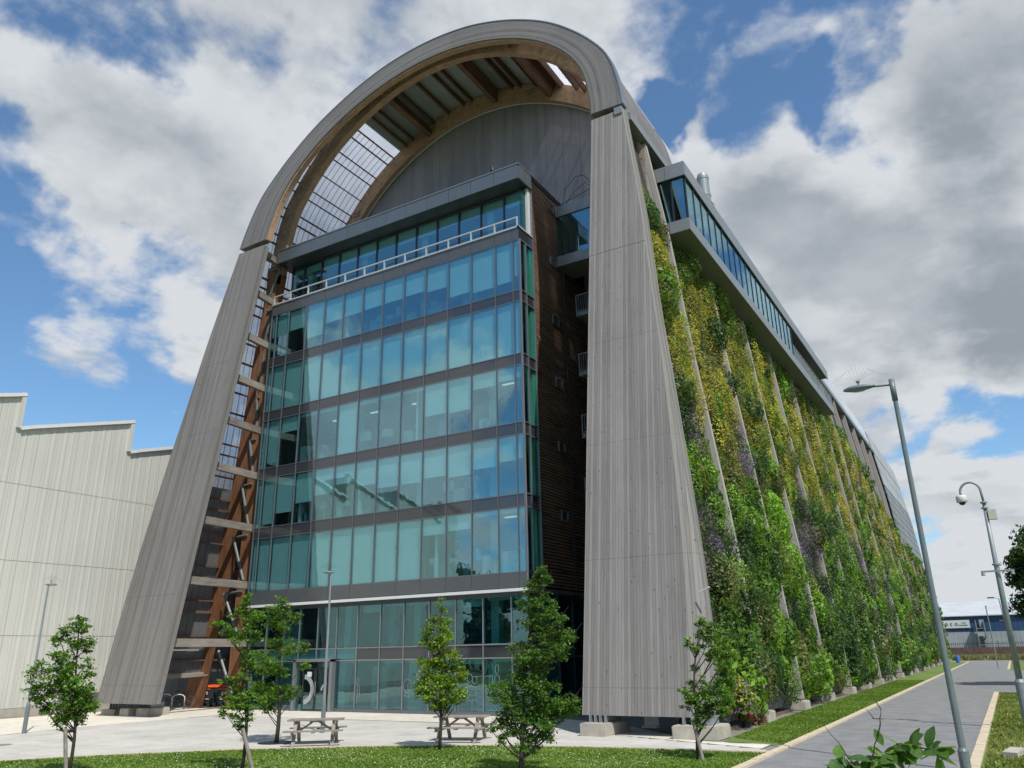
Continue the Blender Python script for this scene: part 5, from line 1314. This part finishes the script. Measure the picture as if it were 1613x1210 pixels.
grass('tall_grass', [(-14, 160), (12, 160), (12, 178), (-14, 178)], 6000, .5, .014, ((.20, .20, .08), (.28, .27, .13)), .6)
cp = poly_sample([(-26, 13.4), (-21.5, 18.6), (-18.3, 20.9), (-15.2, 22.3), (-11.8, 23.1), (-8.2, 23.5), (-8.5, 14), (-16, 11), (-22, 11)], 2600)
cp = cp[(np.sin(cp[:, 0]*1.3)+np.cos(cp[:, 1]*1.7+cp[:, 0]*.4)+rng.normal(0, .6, len(cp))) > -.2]
n = len(cp); cpos = np.stack([cp[:, 0], cp[:, 1], np.full(n, .075)], 1); nn_ = rng.normal(0, .4, (n, 3)); nn_[:, 2] += 1
tag(leaves('clover_flowers', cpos, nn_, .042, vary((.72, .72, .62), n, .1, .03), M['leaf'], None, 'stuff', 1.0, .4), 'white clover flowers scattered over the front lawn', 'clover')

# ================================================================ picnic tables
def make_table(label):
    r = thing('picnic_table', label, 'picnic table', (0, 0, 0), 0, 'picnic tables on the plaza')
    for k in range(6): MB().box(-.9, .9, -.37+.126*k, -.37+.126*k+.114, .735, .775).build('tabletop_board', M['picnic'], r)
    for s_ in (-1, 1):
        for k in range(2): 
            y0 = s_*.71-.13+.135*k; MB().box(-.95, .95, y0, y0+.122, .435, .475).build('seat_board', M['picnic'], r)
        for x in (-.62, .62):
            MB().bar((x, s_*.70, .0), (x, s_*.22, .735), .05, .11, (1, 0, 0)).build('leg', M['picnic'], r)
        MB().bar((s_*.56, 0, .40), (s_*.10, 0, .69), .07, .06).build('brace', M['picnic'], r)
    for x in (-.665, .665):
        MB().box(x-.022, x+.022, -.84, .84, .33, .43).build('seat_bearer', M['picnic'], r); MB().box(x-.022, x+.022, -.36, .36, .64, .735).build('top_bearer', M['picnic'], r)
    for y in (-.71, .71): MB().box(-.05, .05, y-.12, y+.12, .395, .435).build('seat_batten', M['picnic'], r)
    MB().box(-.18, .18, -.3, .3, .69, .735).build('top_batten', M['picnic'], r)
    return r
t1 = make_table('weathered timber picnic table beside the paving tree, the left of the two'); t1.location = (-20.35, 21.0, .038); t1.rotation_euler = (0, 0, math.atan2(1.1, 1.3)-.06)
t2 = copy_tree(t1, (-16.25, 23.6, .038), math.atan2(.45, 1.45)+.02, None, 'weathered timber picnic table behind the light green tree, the right of the two')

# ================================================================ lamps and camera mast
def arc(c, r, a0, a1, n, d):   # arc in the vertical plane through unit vector d
    return [Vector(c)+Vector(d)*(r*math.cos(R(a0+(a1-a0)*i/n)))+Vector((0, 0, r*math.sin(R(a0+(a1-a0)*i/n)))) for i in range(n+1)]
def lantern(r, p, d, s=1.0):
    """shallow egg-shaped lantern, long axis along d"""
    mb = MB(); mb.smooth = True; d = Vector(d); n = Vector((-d.y, d.x, 0))
    prof = [(-.02, .05), (.06, .09), (.2, .14), (.42, .17), (.62, .15), (.76, .09), (.82, .02)]; k = 14
    vs = []
    for t, w in prof:
        for j in range(k):
            a = 2*math.pi*j/k; vs.append(Vector(p)+d*t*s+n*math.cos(a)*w*1.0*s+Vector((0, 0, math.sin(a)*w*(.62 if math.sin(a) > 0 else .42)*s)))
    fs = [(i*k+j, i*k+(j+1) % k, (i+1)*k+(j+1) % k, (i+1)*k+j) for i in range(len(prof)-1) for j in range(k)]+[list(range(k))[::-1], [(len(prof)-1)*k+j for j in range(k)]]
    mb.add(vs, fs); h = mb.build('lamp_head', M['lamp_steel'], r)
    g_ = MB(); g_.lathe([(.02, 0), (.11*s, .015), (.12*s, .05)], 14, tuple(Vector(p)+d*.42*s-Vector((0, 0, .095*s))), 1.5, 1.0); g_.build('lens', M['railglass'], r)
    s_ = MB(); c = Vector(p)+d*.4*s+Vector((0, 0, .09*s)); s_.tube([c, c+Vector((0, 0, .07*s))], .02*s, 8).lathe([(.03*s, 0), (.055*s, .02*s), (.05*s, .06*s), (.01, .08*s)], 10, tuple(c+Vector((0, 0, .07*s)))); s_.build('photocell', M['lamp_steel'], r)
    b_ = MB()
    for k2 in range(9):
        a = R(20+17.5*k2); q = c+Vector((0, 0, .1*s)); L = .75*s
        dd = d*math.cos(a); b_.tube([q, q+dd*L*.5+Vector((0, 0, .42*s*math.sin(a)+.05)), q+dd*L+Vector((0, 0, .30*s*math.sin(a)-.02*s))], .0022, 4, False)
    b_.build('bird_spikes', M['frame'], r)
def lamp_big(x, y):
    r = thing('street_lamp', 'tall grey lamp column at the road edge, nearest and tallest', 'street lamp', (x, y, 0), 0, 'lamp columns')
    MB().lathe([(.115, -.05), (.115, .40), (.118, .44), (.085, .50), (.080, .52)], 18, (x, y, 0)).build('base', M['lamp_steel'], r)
    p = MB(); p.smooth = True; p.tube([(x, y, .5), (x-.03, y, 5), (x-.06, y, 9.0)], [.080, .066, .055], 16, False); p.tube([(x-.06, y, 8.95), (x-.065, y, 9.55)], .072, 16); p.build('column', M['lamp_steel'], r)
    d = Vector((-.999, .02, 0)).normalized()
    MB().tube([(x-.08, y, 9.40), (x-.58, y, 9.44)], .028, 8).build('arm', M['lamp_steel'], r)
    lantern(r, (x-.5, y, 9.45), d, .98)
    MB().box(x-.03, x+.03, y-.124, y-.118, .1, .34).build('access_door', M['lamp_steel'], r)
lamp_big(-1.42, 22.46)
def lamp_small(x, y, h, label, side):
    r = thing('street_lamp', label, 'street lamp', (x, y, 0), 0, 'lamp columns')
    MB().lathe([(.085, -.02), (.085, 1.05), (.07, 1.15), (.05, 1.2)], 14, (x, y, 0)).build('base', M['lamp_steel'], r)
    MB().tube([(x, y, 1.15), (x, y, h-.2)], [.052, .036], 12).build('column', M['steel'], r)
    D = math.hypot(x, y); hr = Vector((y/D, -x/D, 0))*side
    lantern(r, tuple(Vector((x, y, h-.17))-hr*.12), tuple(hr), .55)
lamp_small(-23.01, 24.11, 6.15, 'slim grey lamp post standing behind the left picnic table', -1)
lamp_small(-35.12, 19.6, 6.1, 'slim grey lamp post in front of the cream warehouse wall', 1)
r = thing('street_lamp', 'distant lamp column near the end of the road by the camera mast', 'street lamp', (0.0, 110, 0), 0, 'lamp columns')
MB().tube([(0, 110, 0), (-.35, 110, 7.6)], [.10, .05], 8).build('column', M['steel'], r); MB().tube([(-.35, 110, 7.6), (-.8, 110, 7.72)], .035, 6).build('arm', M['steel'], r)
MB().box(-1.5, -.78, 109.9, 110.1, 7.66, 7.8).build('lamp_head', M['frame'], r); MB().box(-.75, .3, 109.98, 110.02, 5.15, 5.22).build('bracket', M['steel'], r)
r = thing('thin_post', 'bare slim post in front of the blue shed', 'post', (-1.8, 110, 0)); MB().tube([(-1.8, 110, 0), (-1.82, 110, 6.8)], .06, 6).build('shaft', M['steel'], r); MB().box(-1.9, -1.72, 109.9, 110.1, 6.7, 6.85).build('cap', M['steel'], r)
# CCTV mast
cx_, cy_ = 0.0, 33.51; hr = Vector((1, 0, 0))
r = thing('camera_mast', 'grey mast with a white dome camera on a curved swan neck', 'camera mast', (cx_, cy_, 0))
MB().lathe([(.16, -.05), (.16, 1.45), (.165, 1.5), (.115, 1.6)], 16, (cx_, cy_, 0)).build('base', M['steel'], r)
p = MB(); p.smooth = True; p.tube([(cx_, cy_, 1.55), (cx_+.03, cy_, 5), (cx_+.06, cy_, 7.7)], [.105, .085, .06], 14); p.build('column', M['steel'], r)
for z in (7.42, 7.62): MB().lathe([(.06, 0), (.12, .01), (.12, .05), (.06, .06)], 14, (cx_+.06, cy_, z)).build('collar', M['steel'], r)
MB().lathe([(.085, 0), (.135, .01), (.135, .06), (.085, .07)], 14, (cx_+.04, cy_, 5.4)).build('collar', M['steel'], r)
sn = [Vector((cx_+.06, cy_, 7.65)), Vector((cx_+.04, cy_, 8.05))]+[Vector((cx_-.29+.33*math.cos(R(a)), cy_, 8.08+.36*math.sin(R(a)))) for a in range(0, 181, 15)]+[Vector((cx_-.62, cy_, 7.98))]
p = MB(); p.smooth = True; p.tube(sn, .042, 10); p.build('swan_neck', M['steel'], r)
dm = MB(); dm.smooth = True; dm.lathe([(.05, .22), (.17, .20), (.185, .14), (.185, -.02), (.16, -.05)][::-1], 20, (cx_-.62, cy_, 7.78)); dc = dm.build('dome_camera', M['white_metal'], r)
lb = MB(); lb.smooth = True; lb.lathe([(.03, -.15), (.09, -.12), (.12, -.05), (.12, -.03)], 16, (cx_-.62, cy_, 7.78)); lb.build('dome_lens', M['black_plastic'], r)
MB().box(cx_+.12, cx_+.38, cy_-.1, cy_+.12, 7.02, 7.38).build('control_box', plain('cream_box', (.55, .52, .42), .6, 0, .05), r)
MB().box(cx_-.48, cx_+.55, cy_-.16, cy_-.12, 5.17, 5.23).build('cross_bar', M['steel'], r)
for x in (-.42, .48): MB().lathe([(.02, 0), (.07, .01), (.05, .12)], 10, (cx_+x, cy_-.2, 5.05)).build('floodlight', M['steel'], r)
sp = MB(); sp.bar((-.55, 25.2, .10), (-.35, 25.9, .16), .35, .12); tag(sp.build('stone_block', M['concrete']), 'broken pale concrete block lying in the grass right of the road', 'concrete block')
ps = MB(); ps.tube([(-.3, 25.6, .1), (.25, 26.3, .75)], .035, 8); tag(ps.build('fallen_pipe', M['steel']), 'grey pipe leaning from the broken concrete block', 'pipe')

# ================================================================ bikes, stands, bins
def ring(mb, c, rad, r, ax, n=28):
    pts = [Vector(c)+Vector(ax)*rad*math.cos(2*math.pi*i/n)+Vector((0, 0, rad*math.sin(2*math.pi*i/n))) for i in range(n+1)]
    mb.tube(pts, r, 6, False)
def bike(label, loc, rz, paint):
    r = thing('bicycle', label, 'bicycle', loc, rz)
    old = r.location.copy(); r.location = (0, 0, 0)
    for x in (-.52, .52):
        w = MB(); ring(w, (x, 0, .34), .325, .018, (1, 0, 0)); t_ = w.build('wheel', M['tyre'], r)
        s_ = MB(); ring(s_, (x, 0, .34), .302, .008, (1, 0, 0))
        for k in range(12): a = math.pi*k/12; s_.tube([(x-.3*math.cos(a), 0, .34-.3*math.sin(a)), (x+.3*math.cos(a), 0, .34+.3*math.sin(a))], .002, 3, False)
        s_.build('spokes', M['steel'], t_)
    f = MB(); bb_ = (-.08, 0, .29); st_ = (-.20, 0, .78); ht = (.36, 0, .80); hb = (.40, 0, .64)
    for a, b in ((bb_, st_), (st_, ht), (bb_, hb), ((-.52, 0, .34), bb_), ((-.52, 0, .34), st_), (ht, hb), (hb, (.52, 0, .34))): f.tube([a, b], .017, 6)
    f.build('frame', paint, r)
    MB().tube([st_, (-.225, 0, .92)], .013, 6).build('seat_post', M['steel'], r)
    s_ = MB(); s_.lathe([(.01, 0), (.07, .015), (.06, .05), (.01, .06)], 10, (-.24, 0, .91), 1.8, .9); s_.build('saddle', M['bike_dark'], r)
    h = MB(); h.tube([ht, (.37, 0, .90)], .014, 6); h.tube([(.48, -.21, .86), (.46, -.2, .92), (.38, -.1, .93), (.37, 0, .93), (.38, .1, .93), (.46, .2, .92), (.48, .21, .86)], .013, 6); h.build('handlebar', M['bike_dark'], r)
    c = MB(); ring(c, (-.08, .03, .29), .09, .008, (1, 0, 0), 16); c.tube([(-.08, .04, .29), (.02, .04, .15)], .01, 5); c.tube([(-.08, -.04, .29), (-.18, -.04, .43)], .01, 5); c.build('crankset', M['steel'], r)
    r.location = old; return r
bike('blue road bicycle parked under the left arch leg, nearer the concrete footing', (-42.55, 31.2, .045), -.05, M['blue'])
bike('black bicycle leaning at the stand between the blue bicycle and the bins', (-42.75, 32.75, .045), .75, M['bike_dark'])
def stand(x, y, label):
    s_ = MB(); s_.smooth = True; s_.tube([(x-.35, y-.15, 0), (x-.35, y-.15, .62)]+[Vector((x-.35*math.cos(R(a)), y-.15*math.cos(R(a)), .62+.2*math.sin(R(a)))) for a in range(15, 180, 15)]+[(x+.35, y+.15, .62), (x+.35, y+.15, 0)], .027, 8)
    o = s_.build('bike_stand', M['white_metal']); tag(o, label, 'bike stand', 'bike stands')
stand(-42.2, 32.2, 'steel hoop bike stand right of the blue bicycle'); stand(-43.5, 32.3, 'steel hoop bike stand behind the blue bicycle')
def wheelie(label, x, y, rz):
    r = thing('waste_bin', label, 'waste bin', (x, y, 0), rz, 'large wheeled bins'); old = r.location.copy(); r.location = (0, 0, 0)
    b = MB(); b.add([(-.52, -.38, .22), (.52, -.38, .22), (.52, .38, .22), (-.52, .38, .22), (-.60, -.46, 1.12), (.60, -.46, 1.12), (.60, .46, 1.12), (-.60, .46, 1.12)], [(3, 2, 1, 0), (4, 5, 6, 7), (0, 1, 5, 4), (1, 2, 6, 5), (2, 3, 7, 6), (3, 0, 4, 7)]); b.build('body', M['bin'], r)
    l = MB(); l.add([(-.63, -.5, 1.12), (.63, -.5, 1.12), (.63, .5, 1.12), (-.63, .5, 1.12), (-.58, -.44, 1.22), (.58, -.44, 1.22), (.58, .44, 1.27), (-.58, .44, 1.27)], [(3, 2, 1, 0), (4, 5, 6, 7), (0, 1, 5, 4), (1, 2, 6, 5), (2, 3, 7, 6), (3, 0, 4, 7)]); lid = l.build('lid', M['orange'], r)
    for k in (-.3, 0, .3): o = MB().box(k-.04, k+.04, -.42, .42, 1.22, 1.26).build('lid_rib', M['orange'], None); o.parent = lid
    MB().box(-.38, .38, -.475, -.455, .98, 1.04).build('orange_label', M['orange'], r); MB().box(-.16, -.02, -.452, -.435, .66, .86).build('notice', M['print'], r); MB().box(.04, .2, -.452, -.435, .70, .88).build('notice', M['print'], r)
    MB().box(-.3, .3, -.432, -.415, .42, .47).build('printed_line', M['print'], r)
    for x_ in (-.42, .42):
        for y_ in (-.3, .3): w = MB(); w.tube([(x_-.03, y_, .1), (x_+.03, y_, .1)], .095, 14); w.build('wheel', M['tyre'], r); w = MB().box(x_-.04, x_+.04, y_-.03, y_+.03, .12, .23).build('castor', M['steel'], r)
    r.location = old; return r
wheelie('grey wheeled waste bin with orange lid, left of the pair under the arch', -42.75, 34.75, .30)
wheelie('grey wheeled waste bin with orange lid, right of the pair, half behind the thin tree', -41.45, 35.1, .30)
sh = thing('wall_noticeboard', 'white paper notices on the dark wall above the bins', 'notice board', (-40, 39, 0))
MB().box(-41.4, -40.9, 39.28, 39.33, 2.7, 3.3).build('notice', M['print'], sh); MB().box(-42.0, -41.55, 39.28, 39.33, 2.6, 3.2).build('notice', M['frame_light'], sh)
sl_ = MB(); sl_.box(-46.2, -46.0, 27.5, 31.5, 1.05, 1.75); tag(sl_.build('pale_board', M['wh']), 'pale board fixed along the wall behind the bicycles', 'board')
tl = MB(); tl.tube([(-38.1, 28.0, 3.25), (-38.1, 30.0, 3.25)], .05, 8); tag(tl.build('strip_light', M['white_metal']), 'white tube light fixed under the lowest cross beam of the left leg', 'strip light')
af = MB(); af.bar((-9.0, 27.6, 4.65), (-8.6, 27.5, 4.8), .07, .04); tag(af.build('wall_floodlight', M['white_metal']), 'small white floodlight arm on the outer edge of the right leg', 'floodlight')

# ================================================================ leafy shoot in the foreground
shr = thing('hedge_shoot', 'leafy green hedge shoots rising into the bottom right corner', 'shrub', (-.45, 2.9, 0))
tw = MB()
def shoot(p, q, r0=.006):
    p = Vector(p); q = Vector(q); pts = [p.lerp(q, i/6)+Vector((random.gauss(0, .012), random.gauss(0, .012), 0))*min(.5, (q-p).length) for i in range(7)]; tw.tube(pts, [r0*(1-.7*i/6) for i in range(7)], 5, False); return pts
base = Vector((-.45, 2.9, 0))
crn = shoot(base, (-.50, 3.0, 2.38), .014)
shoot((-.50, 3.0, 2.36), (-.425, 3.0, 2.52), .005); shoot((-.425, 3.0, 2.52), (-.405, 3.0, 2.60), .003); shoot((-.405, 3.0, 2.60), (-.432, 3.0, 2.66), .002); shoot((-.43, 3.0, 2.57), (-.45, 3.0, 2.60), .002)
shoot((-.49, 3.0, 2.40), (-.58, 2.96, 2.55), .0025)
arm = shoot((-.49, 3.0, 2.40), (-.38, 3.08, 2.49), .005)+shoot((-.38, 3.08, 2.49), (-.265, 3.15, 2.465), .004)
arm += shoot((-.52, 3.0, 2.36), (-.545, 3.02, 2.455), .003)
tw.build('twig', M['bark'], shr)
L_ = []
def bigleaf(p, d, nrm, L, w, c):
    p = Vector(p); d = Vector(d).normalized(); n = Vector(nrm); n = (n-d*n.dot(d)).normalized(); s = d.cross(n)
    prof = [(0, .02), (.12, .42), (.32, .86), (.52, 1.0), (.72, .82), (.88, .42), (1, .02)]
    mb = MB(); vs = []
    for t, ww in prof:
        dr_ = -.12*t*t*L; c0 = p+d*t*L+n*dr_
        vs += [c0-s*ww*w*.5+n*.10*ww*w, c0, c0+s*ww*w*.5+n*.10*ww*w]
    fs = []
    for i in range(len(prof)-1): a = 3*i; fs += [(a, a+1, a+4, a+3), (a+1, a+2, a+5, a+4)]
    mb.add(vs, fs); o = mb.build('leaf', c, shr, None, None, False)
    for q in o.data.polygons: q.use_smooth = True
lmats = []
for i, c in enumerate(((.10, .20, .03), (.15, .27, .05), (.07, .15, .03))):
    m, nt_, b = new_mat('hedge_leaf'); p_ = geo_pos(nt_); nz = noise(nt_, p_, 60, 3); nt_.links.new(ramp(nt_, nz, [(.35, tuple(x*.8 for x in c)), (.65, tuple(x*1.2 for x in c))]), b.inputs['Base Color']); b.inputs['Roughness'].default_value = .38
    t_ = N(nt_, 'ShaderNodeBsdfTranslucent'); t_.inputs[0].default_value = (c[0]*1.8, c[1]*1.6, c[2], 1); mx = N(nt_, 'ShaderNodeMixShader', i_0=.35)
    o_ = [n_ for n_ in nt_.nodes if n_.type == 'OUTPUT_MATERIAL'][0]; nt_.links.new(b.outputs[0], mx.inputs[1]); nt_.links.new(t_.outputs[0], mx.inputs[2]); nt_.links.new(mx.outputs[0], o_.inputs[0]); lmats.append(m)
for p in arm*4+[Vector((-.5, 3.0, 2.42))]*9+[Vector((-.53, 3.0, 2.39))]*9+[Vector((-.46, 3.02, 2.43))]*6:
    d = Vector((random.gauss(.2, .8), random.gauss(-.2, .6), random.gauss(-.05, .45)))
    bigleaf(p+Vector((random.gauss(0, .01), random.gauss(0, .01), random.gauss(-.005, .008))), d, (random.gauss(0, .5), random.gauss(-.5, .5), 1), random.uniform(.055, .088), random.uniform(.030, .048), random.choice(lmats))
bigleaf((-.415, 3.0, 2.49), (-.4, 0, 1), (0, -1, .2), .055, .026, lmats[0])
